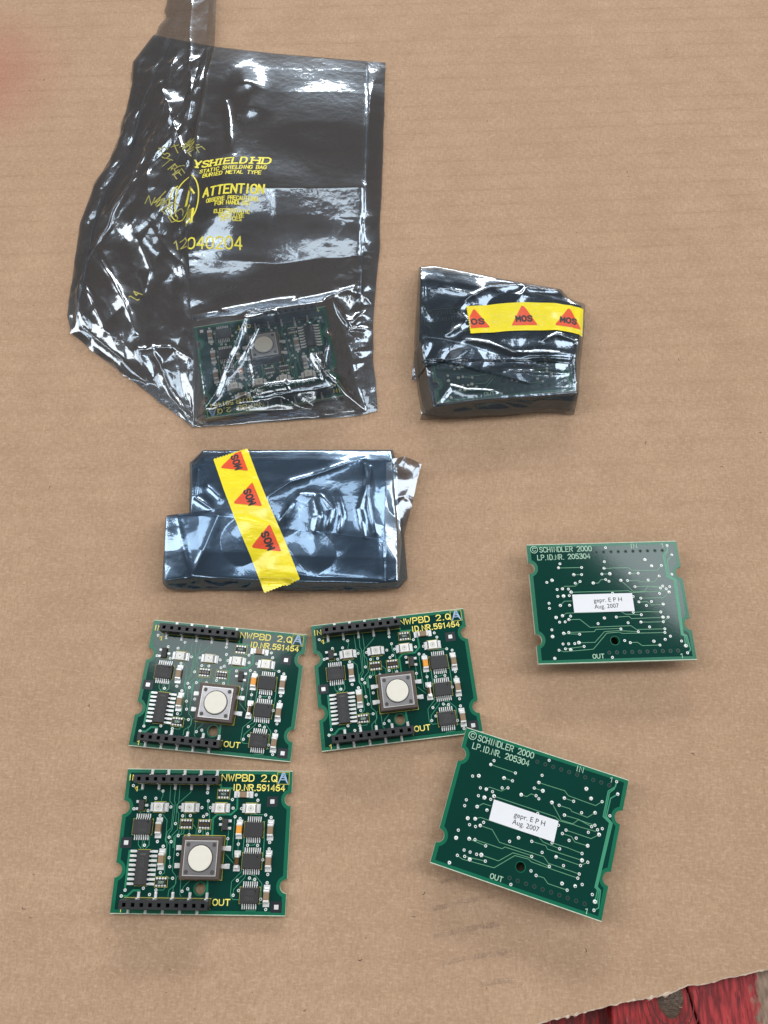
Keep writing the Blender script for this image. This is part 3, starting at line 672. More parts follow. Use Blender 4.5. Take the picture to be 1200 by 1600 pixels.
def header(root, cx0, cy, z, flip):
    """ten-way socket strip: body with square sockets, ten pins with solder feet"""
    pit = 2.46; x0 = cx0 - pit * 0.5 - 0.25; x1 = cx0 + pit * 9.5 + 0.25; hw = 1.15; zt = z + 5.0
    m = MB(); o = 0.52
    xs = [x0]; 
    for k in range(10): xs += [cx0 + pit * k - o, cx0 + pit * k + o]
    xs.append(x1); ys = [cy - hw, cy - o, cy + o, cy + hw]
    vid = lambda i, j: i * 4 + j
    m.v = [(x, y, zt) for x in xs for y in ys]
    for i in range(len(xs) - 1):
        for j in range(3):
            if j == 1 and i % 2 == 1: continue
            m.f.append((vid(i, j), vid(i + 1, j), vid(i + 1, j + 1), vid(i, j + 1)))
    n = len(m.v); c4 = [(x0, cy - hw), (x1, cy - hw), (x1, cy + hw), (x0, cy + hw)]
    m.add([(a, b, zt) for a, b in c4] + [(a, b, z + 0.35) for a, b in c4], [(0, 4, 5, 1), (1, 5, 6, 2), (2, 6, 7, 3), (3, 7, 4, 0), (4, 7, 6, 5)])
    # small ribs between the ways
    for k in range(9):
        for s in (-1, 1): m.box(cx0 + pit * (k + .5), cy + s * (hw + 0.03), z + 0.4, zt - 0.25, 0.9, 0.14)
    h = m.build('socket_header', MT['black'], root)
    s_ = MB()
    for k in range(10):
        X = cx0 + pit * k
        q = [(X - o, cy - o), (X + o, cy - o), (X + o, cy + o), (X - o, cy + o)]
        s_.add([(a, b, zt - 0.001) for a, b in q] + [(a, b, zt - 2.6) for a, b in q], [(0, 1, 5, 4), (1, 2, 6, 5), (2, 3, 7, 6), (3, 0, 4, 7), (4, 5, 6, 7)])
    s_.build('sockets', MT['socket'], h, kind='stuff')
    pm = MB(); pm.box(0, 0.05, 0.02, 0.42, 0.46, 1.5, 0.1); pm.box(0, 0.66, 0.42, 2.2, 0.46, 0.24, 0.05); pm.box(0, -0.1, 0.0, 0.12, 0.82, 1.7, 0.05)
    first = None
    for k in range(10):
        up = (k % 2 == 1) ^ flip
        X = cx0 + pit * k
        if first is None:
            p = pm.build('pin', MT['solder'], h); first = p
        else:
            p = first.copy(); COL.objects.link(p); p.parent = h
        p.location = (X * MM, (cy + (1.95 if up else -1.95)) * MM, z * MM)
        p.rotation_euler = (0, 0, math.pi if up else 0.0)
    return h

def chip(root, cx, cy, bx, by, n, pitch, reach, z, horiz=False, dot=None):
    """moulded chip with gull-wing leads on two sides (top/bottom, or the two long sides when horiz)"""
    m = MB(); m.box(cx, cy, z + 0.15, z + 0.62, bx, by); m.box(cx, cy, z + 0.62, z + 1.1, bx, by, 0.14)
    b = m.build('chip', MT['chip'], root)
    l = MB()
    for k in range(n):
        t = (k - (n - 1) / 2) * pitch
        for s in (-1, 1):
            w = 0.24 if not horiz else 0.5
            h0 = (bx if horiz else by) / 2
            for (r0, r1, z0, z1, ww) in ((h0 - .05, h0 + 0.45, z + .5, z + .68, w), (h0 + .32, h0 + .52, z + .1, z + .6, w), (h0 + 0.45, reach, z + .02, z + .24, w * 1.35)):
                if horiz: l.box(cx + s * (r0 + r1) / 2, cy + t, z0, z1, r1 - r0, ww, 0.03)
                else: l.box(cx + t, cy + s * (r0 + r1) / 2, z0, z1, ww, r1 - r0, 0.03)
    l.build('leads', MT['solder'], b, kind='stuff')
    if dot:
        d = MB(); d.disc(cx + dot[0], cy + dot[1], z + 1.105, 0.27); d.build('pin_mark', MT['socket'], b)
    return b

def cap(root, cx, cy, z, vert=True, body='cap', L=4.5):
    """chip capacitor: brown block with two metal ends on solder pads"""
    rot = 0 if vert else math.pi / 2
    def pb(m, u, z0, z1, su, sv, c=0): m.box(cx + (0 if vert else u), cy + (u if vert else 0), z0, z1, sv if vert else su, su if vert else sv, c)
    m = MB(); pb(m, 0, z + .08, z + 1.25, 2.1, 1.62, 0.1); b = m.build('capacitor', MT[body], root)
    for s in (-1, 1):
        e = MB(); pb(e, s * 1.33, z + .06, z + 1.3, 0.6, 1.68, 0.14); e.build('end_cap', MT['solder'], b)
        e = MB(); pb(e, s * L / 2, z + .005, z + .09, 1.25, 1.85, 0.04); pb(e, s * (L / 2 - .35), z + .06, z + .35, 0.55, 1.5, 0.2); e.build('solder_pad', MT['solder'], b)

def front_board(root):
    z = TH_
    plate([outline(0), circ(0.07, -12.94, 1.6)], 0, z).build('laminate', MT['fr4'], root)
    e = MB(); o = outline(-0.02); nn = len(o)
    for zz in (0.05, z - 0.07): e.v += [(a, b, zz) for a, b in o]
    e.f = [(k, k + nn, (k + 1) % nn + nn, (k + 1) % nn) for k in range(nn)]
    for s_y in (-1, 1): e.line([(-HW + .05, s_y * (HH - .1)), (HW - .05, s_y * (HH - .1))], 0.22, z + 0.014)  # pale scored rim on top, painting in the light its edge catches
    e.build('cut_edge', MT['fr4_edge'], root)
    plate([outline(1.15), circ(0.07, -12.94, 1.95)], None, z + 0.02).build('solder_mask', MT['mask'], root)
    m = MB()
    for k, s in enumerate(FRONT_TRACES): m.line(P2(s), 0.17, z + 0.030 + 0.0004 * k)
    m.build('copper_traces', MT['trace'], root, kind='stuff')
    m = MB()
    for k, s in enumerate(FRONT_WIDE): m.line(P2(s), 0.55, z + 0.024 + 0.0006 * k)
    m.build('supply_traces', MT['trace_wide'], root, kind='stuff')
    m = MB(); h = MB()
    for k, (x, y) in enumerate(P2(FRONT_VIAS)):
        m.ring(x, y, z + 0.055 + 0.0003 * k, 0.18, 0.44); h.disc(x, y, z + 0.052, 0.2)
    m.build('vias', MT['via'], root, kind='stuff'); h.build('via_holes', MT['hole'], root, kind='stuff')
    header(root, -19.9, 16.75, z, False)
    header(root, -19.9, -16.8, z, False)
    for x in (-13.99, -4.8, 4.29, 13.46):
        m = MB(); m.box(x - 0.15, 8.92, z + .1, z + 1.5, 3.05, 2.6, 0.14); b = m.build('led', MT['led'], root)
        m = MB(); m.cyl(x - .15, 8.92, z + 1.44, z + 1.53, 0.95, 20, 0.05); m.build('lens', MT['lens'], b)
        m = MB(); m.disc(x - .15, 8.97, z + 1.535, 0.22, 6); m.build('die', MT['cap'], b)
        for s in (-1, 1):
            m = MB(); m.box(x - .15 + s * 2.0, 8.92, z + .01, z + .75, 0.72, 2.45, 0.1); m.box(x - .15 + s * 2.35, 8.92, z + .01, z + .12, .7, 2.5, 0.03); m.build('terminal', MT['solder'], b)
            m = MB(); m.box(x - .15 + s * 1.42, 8.92, z + 1.42, z + 1.515, 0.13, 2.0); m.build('slot', MT['socket'], b)
    chip(root, -18.5, 3.4, 5.35, 4.1, 7, 0.655, 3.6, z, dot=(1.7, 1.4))
    chip(root, 14.53, 3.08, 5.4, 4.15, 7, 0.625, 3.6, z)
    chip(root, 14.56, -5.42, 5.35, 4.1, 8, 0.63, 3.6, z, dot=(1.6, 1.2))
    chip(root, 14.58, -14.45, 5.4, 4.15, 7, 0.645, 3.6, z, dot=(1.6, 1.2))
    b = chip(root, -17.2, -7.55, 3.6, 9.2, 8, 1.235, 4.0, z, horiz=True)
    m = MB(); m.box(-17.15, -3.95, z + 1.1, z + 1.112, 1.6, 0.55); m.build('chip_mark', MT['chip_mark'], b)
    m = MB()
    for k, s in enumerate(stroke_text('P92F3D4', -3.4, 3.4, -0.5, 0.5)): m.line([(-17.2 - q[1], -8.2 + q[0]) for q in s], 0.09, z + 1.105 + .0005 * k)
    m.build('chip_lettering', MT['chip_mark'], b)
    for cx, cy, s1, s2 in ((-18.5, 3.4, 'T12', '1940'), (14.58, -14.45, '1B2', '094A')):
        m = MB()
        for t, y0 in ((s1, 0.25), (s2, -1.2)):
            for k, s in enumerate(stroke_text(t, -1.2, 1.2, y0, y0 + .95)): m.line([(cx + q[0], cy + q[1]) for q in s], 0.1, z + 1.105 + .0005 * k)
        m.build('chip_lettering', MT['chip_mark'], root)
    cap(root, -13.69, 3.2, z); cap(root, -11.9, -5.3, z); cap(root, 10.72, 12.77, z, False)
    cap(root, 10.2, 3.1, z, body='tant', L=4.0); cap(root, 19.4, 3.0, z); cap(root, 19.41, -5.4, z); cap(root, 19.4, -14.55, z)
    m = MB(); m.hcyl(10.17, -5.45, z + .78, 0.68, 2.2); b = m.build('diode', MT['glass'], root)
    for s in (-1, 1):
        m = MB(); m.hcyl(10.17, -5.45 + s * 1.4, z + .78, 0.76, 0.75); m.build('end_cap', MT['solder'], b)
        m = MB(); m.box(10.17, -5.45 + s * 2.05, z + .005, z + .1, 1.9, 1.45, 0.04); m.build('solder_pad', MT['solder'], b)
    for cx, cy, cd in ((-5.68, 4.38, ''), (-0.26, 4.3, ''), (4.67, 12.85, '101'), (-11.33, -11.32, '330')):
        m = MB(); m.box(cx, cy, z + .1, z + .62, 3.1, 1.25, 0.06); b = m.build('resistor_array', MT['black'], root)
        t = MB()
        for k in range(4):
            for s in (-1, 1):
                t.cyl(cx + (k - 1.5) * .82, cy + s * 0.95, z + .01, z + .38, 0.33, 10, 0.1)
        t.build('terminals', MT['solder'], b, kind='stuff')
        if cd:
            t = MB()
            for k, s in enumerate(stroke_text(cd, cx - .75, cx + .75, cy - .28, cy + .28)): t.line(s, 0.1, z + .625 + .0005 * k)
            t.build('value_print', MT['legend'], b)
        else:
            t = MB()
            for k in range(4): t.box(cx + (k - 1.5) * .82, cy, z + .6, z + .65, .34, .7, 0.02)
            t.build('element', MT['glass'], b)
    for cx, cy, s in ((-19.45, 9.37, 1), (5.96, 4.35, -1)):
        m = MB(); m.box(cx, cy, z + .12, z + 1.1, 1.6, 3.1, 0.16); b = m.build('transistor', MT['chip'], root)
        for (dx, dy) in ((-s * 1.25, 1.0), (-s * 1.25, -1.0), (s * 1.4, 0)):
            m = MB(); m.box(cx + dx, cy + dy, z + .01, z + .3, 1.0, 0.75, 0.08); m.build('lead', MT['solder'], b)
    # push button
    bx, by = 0.1, -4.65
    m = MB(); m.box(bx, by, z + .3, z + 3.4, 11.6, 11.4, 0.25); b = m.build('push_button', MT['base'], root)
    m = MB(); m.box(bx, by, z + 3.4, z + 3.62, 9.7, 9.5, 0.1); p = m.build('plate', MT['plate'], b)
    m = MB(); m.line([(bx - 4.7, by - 4.6), (bx + 4.7, by - 4.6), (bx + 4.7, by + 4.6), (bx - 4.7, by + 4.6), (bx - 4.7, by - 4.6)], 0.16, z + 3.628); m.build('plate_rim', MT['plate_edge'], p)
    for sx in (-1, 1):
        for sy in (-1, 1):
            m = MB(); m.cyl(bx + sx * 3.75, by + sy * 3.65, z + 3.6, z + 3.74, 0.6, 14, 0.08); m.build('rivet', MT['rivet'], p)
            m = MB(); m.box(bx + sx * 6.2, by + .1 + sy * 2.4, z + .5, z + .75, 1.4, 1.1, 0.06); m.box(bx + sx * 7.3, by + .1 + sy * 2.4, z + .01, z + .32, 1.5, 1.35, 0.1); m.build('contact', MT['solder'], b)
    m = MB(); m.cyl(bx, by, z + 3.6, z + 4.15, 3.42, 48, 0.2); m.build('button_cap', MT['button'], b, smooth=False)
    m = MB(); m.ring(bx, by, z + 3.626, 3.40, 3.72, 48); m.build('cap_gap', MT['rivet'], p)
    # silkscreen
    t = MB(); k = 0
    for (s, x0, x1, y0, y1, w) in (('NWPBD 2.Q', 3.75, 20.3, 16.62, 18.42, .3), ('ID.NR.591464', 7.3, 22.9, 13.95, 15.6, .3), ('OUT', 4.15, 9.0, -17.15, -15.6, .28), ('IN', -24.4, -22.0, 16.4, 17.95, .26), ('1', -22.0, -21.0, 13.4, 14.6, .25), ('1', -22.6, -21.6, -19.2, -18.0, .25)):
        t = MB()
        for pl in stroke_text(s, x0, x1, y0, y1): t.line(pl, w, z + 0.065 + 0.0004 * k); k += 1
        t.build('silkscreen_lettering', MT['silk'], root)
    t = MB(); k = 0
    def rect(x0, y0, x1, y1, w=0.14):
        nonlocal k; t.line([(x0, y0), (x1, y0), (x1, y1), (x0, y1), (x0, y0)], w, z + 0.06 + 0.0004 * k); k += 1
    def ln(*p, w=0.14):
        nonlocal k; t.line(p, w, z + 0.06 + 0.0004 * k); k += 1
    rect(20.55, 15.85, 24.1, 19.3, 0.17); ln((-21.4, 15.42), (3.4, 15.42)); ln((3.5, 15.4), (3.5, 18.1)); ln((-21.4, -15.45), (3.4, -15.45)); ln((3.5, -18.2), (3.5, -15.4))
    for cx, cy in ((-18.5, 3.4), (14.53, 3.08), (14.56, -5.42), (14.58, -14.45)):
        for s in (-1, 1): ln((cx + s * 2.5, cy + 2.2), (cx + s * 2.95, cy + 2.2), (cx + s * 2.95, cy - 2.2), (cx + s * 2.5, cy - 2.2))
    for x in (-13.99, -4.8, 4.29, 13.46):
        for s in (-1, 1): ln((x - 1.9, 8.92 + s * 1.5), (x + 1.7, 8.92 + s * 1.5), w=.17)
    ln((-5.95, 1.3), (6.15, 1.3), (6.15, -10.6), (-5.95, -10.6), (-5.95, 1.3), w=.18)
    for cx, cy in ((-5.68, 4.38), (-0.26, 4.3), (4.67, 12.85), (-11.33, -11.32)): rect(cx - 1.85, cy - 1.35, cx + 1.85, cy + 1.35, .12)
    ln((-19.0, -2.75), (-15.3, -2.75)); ln((-19.0, -12.4), (-15.3, -12.4)); ln((-20.3, 7.7), (-18.4, 7.7), (-18.4, 8.4), w=.12); ln((-18.4, 10.2), (-18.4, 11.1), w=.12)
    ln((-11.0, -3.5), (-11.0, -7.0)); ln((5.0, 2.6), (5.0, 6.1), w=.12); ln((-22.4, 14.6), (-21.5, 13.3), (-21.5, 14.6), (-22.0, 13.9), w=.25)
    t.build('silkscreen_outlines', MT['silk_line'], root, kind='stuff')
    t = MB(); k = 0
    for pl in (['0,0 1.6,6 2.5,6 4,0', '.9,2.1 3.2,2.1', '0.3,1.2 2,5.2 3.6,0.8', '1.2,3.6 2.7,3.3']):
        t.line([(20.95 + p[0] * .68, 16.15 + p[1] * .48) for p in P2(pl)], 0.3, z + 0.072 + .0006 * k); k += 1
    t.build('stamped_letter', MT['stamp'], root)
    for x, y in ((19.43, 10.92), (-22.83, -0.96), (22.4, -17.4)):
        m = MB(); m.box(x, y, z + 0.003, z + 0.035, 3.2, 2.9); f = m.build('fiducial', MT['fid'], root)
        m = MB(); m.box(x, y, z + 0.03, z + 0.07, 1.25, 1.2); m.build('bare_pad', MT['solder'], f)

HB = 5.0                                             # the face-down boards stand on their socket strips
def back_board(root, stick=True, zb=HB):
    z = zb + TH_
    plate([outline(0, True), circ(0.0, -12.94, 1.32)], zb, z).build('laminate', MT['fr4'], root)
    e = MB(); o = outline(-0.02, True); nn = len(o)
    for zz in (zb + .05, z - 0.07): e.v += [(a, b, zz) for a, b in o]
    e.f = [(k, k + nn, (k + 1) % nn + nn, (k + 1) % nn) for k in range(nn)]
    for s_y in (-1, 1): e.line([(-HW + .05, s_y * (HH - .1)), (HW - .05, s_y * (HH - .1))], 0.22, z + 0.014)  # scored rim drawn pale on top, its lit look put into the colour
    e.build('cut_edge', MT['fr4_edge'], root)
    plate([outline(1.15, True), circ(0.0, -12.94, 1.5)], None, z + 0.02).build('solder_mask', MT['mask'], root)
    m = MB()
    for k, s in enumerate(BACK_TRACES): m.line(P2(s), 0.17, z + 0.030 + 0.0004 * k)
    m.build('copper_traces', MT['trace_back'], root, kind='stuff')
    m = MB()
    for k, s in enumerate(BACK_BUS): m.line(P2(s), 0.33, z + 0.030 + 0.0006 * k)
    m.build('supply_traces', MT['trace'], root, kind='stuff')
    m = MB(); h = MB()
    for k, (x, y) in enumerate(P2(BACK_SMALL)): m.ring(x, y, z + 0.055 + 0.0002 * k, 0.2, 0.43); h.disc(x, y, z + 0.05, 0.22)
    for k, (x, y) in enumerate(P2(BACK_LARGE)): rr = 0.5 + 0.12 * ((k * 37 % 10) / 10); m.cyl(x, y, z + 0.05, z + 0.32, rr, 14, 0.26); a_ = 2.4 * k; h.disc(x + .1 * math.cos(a_), y + .1 * math.sin(a_), z + 0.325, 0.12 + 0.08 * (k * 13 % 7) / 7)
    m.build('vias', MT['via'], root, kind='stuff'); h.build('via_holes', MT['hole'], root, kind='stuff')
    m = MB(); h = MB()
    for k in range(10):
        for x, y in ((-2.16 + 2.44 * k, 16.5), (-2.33 + 2.43 * k, -16.7)): m.ring(x, y, z + 0.045, 0.36, 0.62); h.disc(x, y, z + 0.04, 0.4)
    m.build('plated_rings', MT['ring'], root, kind='stuff'); h.build('plated_holes', MT['hole'], root, kind='stuff')
    t = MB(); k = 0
    for (s, x0, x1, y0, y1, w) in (('SCHINDLER', -20.85, -10.0, 16.98, 18.65, .24), ('2000', -8.4, -3.65, 16.98, 18.65, .26), ('LP.ID.NR.', -21.8, -13.1, 14.32, 16.0, .24), ('205304', -11.7, -4.45, 14.45, 16.05, .26), ('IN', 9.35, 11.5, 17.5, 19.05, .22), ('1', 19.6, 20.6, 17.5, 18.85, .22), ('OUT', -7.66, -4.1, -18.4, -17.1, .24), ('1', 20.0, 21.0, -19.0, -17.7, .22), ('C', -23.15, -22.2, 17.4, 18.5, .22)):
        t = MB()
        for pl in stroke_text(s, x0, x1, y0, y1): t.line(pl, w, z + 0.06 + 0.0004 * k); k += 1
        if s == 'C': t.ring(-22.69, 17.92, z + .06, 1.05, 1.27, 24)
        t.build('etched_lettering', MT['legend'], root)
    for cy, fl_ in ((16.6, True), (-16.7, False)):
        m = MB(); m.box(-8.9 + 17.6, cy, zb - 5.0, zb - .3, 25.2, 2.3, 0.1); m.build('socket_header', MT['black'], root)
    m = MB(); m.box(0, -4.65, zb - 3.4, zb - .3, 11.6, 11.4); m.build('push_button', MT['base'], root)
    if stick:
        m = MB(); sx, sy = (-2.15, -0.68)
        m.box(sx, sy, z + 0.14, z + 0.24, 19.5, 5.95)
        st = m.build('sticker', MT['paper'], root)
        font_mesh('sticker_print', 'gepr. E P H', 2.0, MT['ink'], st, (-5.2, -0.5, z + 0.245), 0.02, 0.012, 1.02)
        font_mesh('sticker_print', 'Aug. 2007', 2.0, MT['ink'], st, (-5.2, -2.55, z + 0.245), 0.02, 0.012, 0.97)

GB = 'loose boards lying component side up'
FB = [(-50.863, -11.351, .0073), (-50.421, 32.627, -.0745), (4.641, 37.321, .1392)]
b1 = thing('circuit_board', 'green circuit board, component side up, nearest the torn edge and below another board', 'circuit board', (*FB[0][:2], 0.05), FB[0][2], GB)
front_board(b1)
def put(src, label, loc, rz, group):
    c = copy_tree(src); c.location = [v * MM for v in loc]; c.rotation_euler = (0, 0, rz); c['label'] = label
    jr = random.Random(int(loc[0] * 10))
    for ch in c.children:                              # hand-loaded parts never sit quite alike
        if ch.name.split('.')[0] in ('capacitor', 'led', 'transistor', 'resistor_array', 'diode', 'push_button'):
            ch.location = (jr.uniform(-.13, .13) * MM, jr.uniform(-.13, .13) * MM, 0)
    if group: c['group'] = group
    elif 'group' in c: del c['group']
    return c
put(b1, 'green circuit board, component side up, between the packet with diagonal tape and another board', (*FB[1][:2], 0.05), FB[1][2], GB)
put(b1, 'green circuit board, component side up, with a corner beneath a face-down board', (*FB[2][:2], 0.05), FB[2][2], GB)
GD = 'boards lying face down with a white sticker'
FD = [(73.479, 62.677, .0518), (45.116, -3.853, -.2863)]
d1 = thing('circuit_board', 'face-down green circuit board with white sticker, lying apart from every other board', 'circuit board', (*FD[0][:2], 0.05), FD[0][2], GD)
back_board(d1)
put(d1, 'face-down green circuit board with white sticker, strongly tilted and overlapping a board corner', (*FD[1][:2], 0.05), FD[1][2], GD)

# ------------------------------------------------------------------ shielding bags
FILM = film_mat('shielding_film', (0.645, 0.63, 0.605), (0.70, 0.77, 0.84), 0.20, 0.5, 0.065, 0.24, 0.32)
FILM2 = film_mat('shielding_film_folded', (0.36, 0.35, 0.345), (0.50, 0.68, 0.90), 0.25, 0.5, 0.085, 0.30, 0.45)
FILM3 = film_mat('shielding_film_layered', (0.42, 0.395, 0.37), (0.62, 0.72, 0.84), 0.18, 0.5, 0.07, 0.26, 0.30)
FILM_IN = film_mat('interior_shade_film', (0.16, 0.165, 0.165), (0.40, 0.45, 0.50), 0.14, 0.4, 0.12, 0.3, 0.4)  # near-opaque film, added to make the packet interiors dark
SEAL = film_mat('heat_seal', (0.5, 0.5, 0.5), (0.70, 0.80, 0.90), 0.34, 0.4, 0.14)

# --- the board inside the open bag: placed from its row of lamps, head down
_w1 = UP(364.9, 603, 3.2); _w4 = UP(481.2, 583.7, 3.2)
_ang = math.atan2(-( _w4 - _w1)[1], -(_w4 - _w1)[0])
_mid = (_w1 + _w4) / 2
_l = np.array([-0.26, 8.95])
BX = _mid[0] - (math.cos(_ang) * _l[0] - math.sin(_ang) * _l[1]); BY = _mid[1] - (math.sin(_ang) * _l[0] + math.cos(_ang) * _l[1])
put(b1, 'green circuit board lying inside the open antistatic bag, seen through the film', (BX, BY, 0.25), _ang, None)

def tent(x, y, cx, cy, ang, hx, hy, H, fall):
    """film pulled over a box: flat above it, straight slopes with corner folds around it"""
    ca, sa = math.cos(-ang), math.sin(-ang)
    u = np.abs(ca * (x - cx) - sa * (y - cy)) - hx; v = np.abs(sa * (x - cx) + ca * (y - cy)) - hy
    return H * np.clip(1 - np.maximum(np.maximum(u, v), 0) / fall, 0, 1)

bag = thing('antistatic_bag', 'large open smoky antistatic bag with yellow printing and a board inside', 'antistatic bag', (-50, 190, 0))
OB = (-50, 190, 0)
E_ = .7
R_rows = [
 [(302, 668, E_), (420, 660, E_), (560, 650, E_), (590, 642, E_)],
 [(303, 635, 1.5), (428, 625, 1.5), (558, 618, 1.0), (588, 612, E_)],
 [(305, 590, 2.5), (430, 585, 2), (556, 572, 1.2), (583, 560, .9)],
 [(305, 530, 2.8), (430, 520, 3), (556, 515, 1.2), (583, 505, .9)],
 [(298, 480, 3), (430, 455, 2.2), (562, 450, 2.5), (588, 440, .9)],
 [(296, 405, 3.6), (430, 412, 1.6), (568, 400, 1.4), (593, 395, .9)],
 [(291, 349, 5.0), (430, 345, 5.2), (569, 340, 4.0), (594, 335, .9)],
 [(298, 296, 6.5), (430, 297, 8.3), (570, 292, 7.3), (597, 290, 1.6)],
 [(306, 225, 6.0), (430, 225, 7.2), (573, 220, 6.2), (599, 215, 1.4)],
 [(320, 132, 5.2), (430, 150, 5.6), (575, 150, 5.0), (601, 145, 1.6)],
 [(328, 100, 4.8), (430, 108, 5.0), (574, 112, 4.4), (602, 110, 1.6)],
 [(335, 73, 4.4), (430, 84, 4.7), (574, 96, 4.0), (602, 98, 1.6)]]
A = loft(R_rows, 190, 330, 2)
x, y, z = A[..., 0], A[..., 1], A[..., 2]
nu = A.shape[1]; U_ = np.linspace(0, 1, nu)[None, :]; V_ = np.linspace(0, 1, A.shape[0])[:, None]
edge = np.clip(np.minimum(np.minimum((1 - U_) / 0.1, V_ / 0.03), (1 - V_) / 0.12), 0, 1)
p = UP(470, 570); lower = np.clip((UP(470, 470)[1] - y) / 14, 0, 1)
left_ = np.clip((UP(400, 300)[0] - x) / 22, 0, 1)
rightc = np.exp(-((x - UP(565, 500)[0]) ** 2 / 150 + (y - UP(565, 500)[1]) ** 2 / 900))
amp_f = 0.03 + 0.28 * lower + 0.30 * left_ + 1.7 * rightc
dz = 1.1 * vnoise(x, y, 38, 2) * (1 - lower * .7) + 0.30 * vnoise(x, y, 15, 4) * (0.6 + lower) + amp_f * (0.75 * facet(x, y, 9, 1) + 0.35 * facet(x, y, 4.2, 2))
# raised patches of the loose mouth of the bag
for (a, b, h, wx, wy) in ((492, 203, 2.1, 22, 11), (385, 142, 2.4, 6, 5), (395, 182, 2.0, 6, 5), (520, 345, 1.5, 26, 6), (360, 345, 1.6, 12, 10), (345, 395, 1.6, 16, 8)):
    q = UP(a, b, 3); dz += h * np.exp(-((x - q[0]) / wx) ** 2 - ((y - q[1]) / np.where(y > q[1], wy * 4.0, wy)) ** 2)
z1 = z + edge * dz
te = np.maximum(tent(x, y, BX, BY, _ang, 23.5, 18.5, 7.6, 9), tent(x, y, BX, BY, _ang, 5.2, 16.0, 8.4, 14)) * np.clip(V_ / 0.012, 0.1, 1)
k = 0.9                                             # soft union
z1 = 0.5 * (z1 + te + np.sqrt((z1 - te) ** 2 + k * k)) - 0.2
z1 += edge * lower * (0.16 * facet(x, y, 9, 3) + 0.12 * vnoise(x, y, 10, 6))
for (pl, h, w) in (([(391, 490), (365, 560), (341, 622), (322, 648)], 1.3, 1.1), ([(405, 520), (378, 570), (360, 592)], 0.9, .8), ([(391, 493), (432, 495)], 1.2, .9),
                   ([(512, 640 - 110), (500, 600), (478, 606), (415, 613), (330, 650)], 1.2, 1.0), ([(485, 515), (490, 560), (512, 595), (565, 648)], 1.5, 1.0),
                   ([(520, 470), (545, 510), (590, 505)], 1.6, 1.1), ([(505, 470), (560, 440)], 1.2, 1.2), ([(560, 450), (585, 470), (550, 500)], 1.0, .9), ([(430, 625), (480, 640), (500, 652)], 0.8, 1.1),
                    ([(355, 165), (362, 205), (362, 245)], 1.3, 1.0), ([(480, 655), (497, 618)], 0.7, .9),
                   ([(333, 80), (322, 130), (308, 212), (306, 250), (296, 350)], 1.6, 1.2)):
    z1 += edge * ridge(x, y, pl, h, w, 4)
z1 -= edge * 0.5 * np.exp(-seg_dist(x, y, [tuple(UP(a, b, 2)[:2]) for a, b in ((573, 108), (573, 212), (569, 340), (562, 470))]) / 0.6)
z1 = np.maximum(z1, 0.45)
A[..., 2] = z1
rim = np.clip(U_ / .3, 0, 1)
A[..., 0] += 0.5 * rim * facet(x, y, 8, 5); A[..., 1] += 0.45 * rim * facet(x, y, 7, 6)
front_r = grid_mb(A); front_r.build('front_film', FILM, bag, OB, smooth=True)

L_rows = []
for (l, r, zc) in [((297, 665), (302, 668), .7), ((200, 590), (303, 635), 1.5), ((150, 553), (305, 590), 2.5), ((112, 520), (305, 530), 2.8), ((105, 493), (298, 480), 3.0), ((113, 437), (296, 405), 3.6), ((125, 349), (291, 349), 5.0),
                   ((147, 291), (298, 296), 6.5), ((183, 230), (306, 225), 5.5), ((207, 132), (320, 132), 5), ((209, 97), (328, 100), 4.5), ((240, 55), (335, 73), 4.0), ((258, 26), (337, 30), 3.5), ((264, 0), (338, 0), 3.2), ((275, -60), (336, -60), 3)]:
    w = r[0] - l[0]; t = 0.4
    wid = min(1.0, w / 100)
    L_rows.append([(l[0], l[1], .8), (l[0] + w * .12, l[1] + (r[1] - l[1]) * .12, .8 + .5 * wid), (l[0] + w * .5, l[1] + (r[1] - l[1]) * .5, max(1.0, zc * .75 * wid + .8)), (l[0] + w * .85, l[1] + (r[1] - l[1]) * .85, max(.8, zc * .75)), (r[0], r[1], zc)])
A = loft(L_rows, 170, 330, 2)
x, y, z = A[..., 0], A[..., 1], A[..., 2]
nu = A.shape[1]; U_ = np.linspace(0, 1, nu)[None, :]; V_ = np.linspace(0, 1, A.shape[0])[:, None]
edge = np.clip(np.minimum(np.minimum(U_ / 0.08, (1 - U_) / 0.06), V_ / .05), 0, 1)
edge2 = np.clip(np.minimum(U_ / 0.1, V_ / .05), 0, 1)
top_ = np.clip((UP(280, 75)[1] - y) / 14, 0.35, 1)
def folds(x, y, ang, ln, wd, seed):
    """facets drawn out along a direction: long folds"""
    ca, sa = math.cos(ang), math.sin(ang)
    return facet((ca * x + sa * y) / ln * wd, (-sa * x + ca * y), wd, seed)
wl = np.clip((y - UP(200, 420)[1]) / 30, 0, 1)          # folds turn from the lower corner to the spike
dz = 1.2 * vnoise(x, y, 26, 1) + 0.5 * vnoise(x, y, 11, 3) + 0.9 * facet(x, y, 17, 4)
dz += wl * (1.6 * folds(x, y, 1.25, 26, 8, 5) + 0.62 * folds(x, y, 1.15, 13, 4.2, 6)) + (1 - wl) * (1.25 * folds(x, y, -0.95, 24, 8, 2) + 0.48 * folds(x, y, -1.1, 12, 4.2, 3))
dz += 0.08 * facet(x, y, 3.6, 6)
z1 = z + edge * top_ * dz
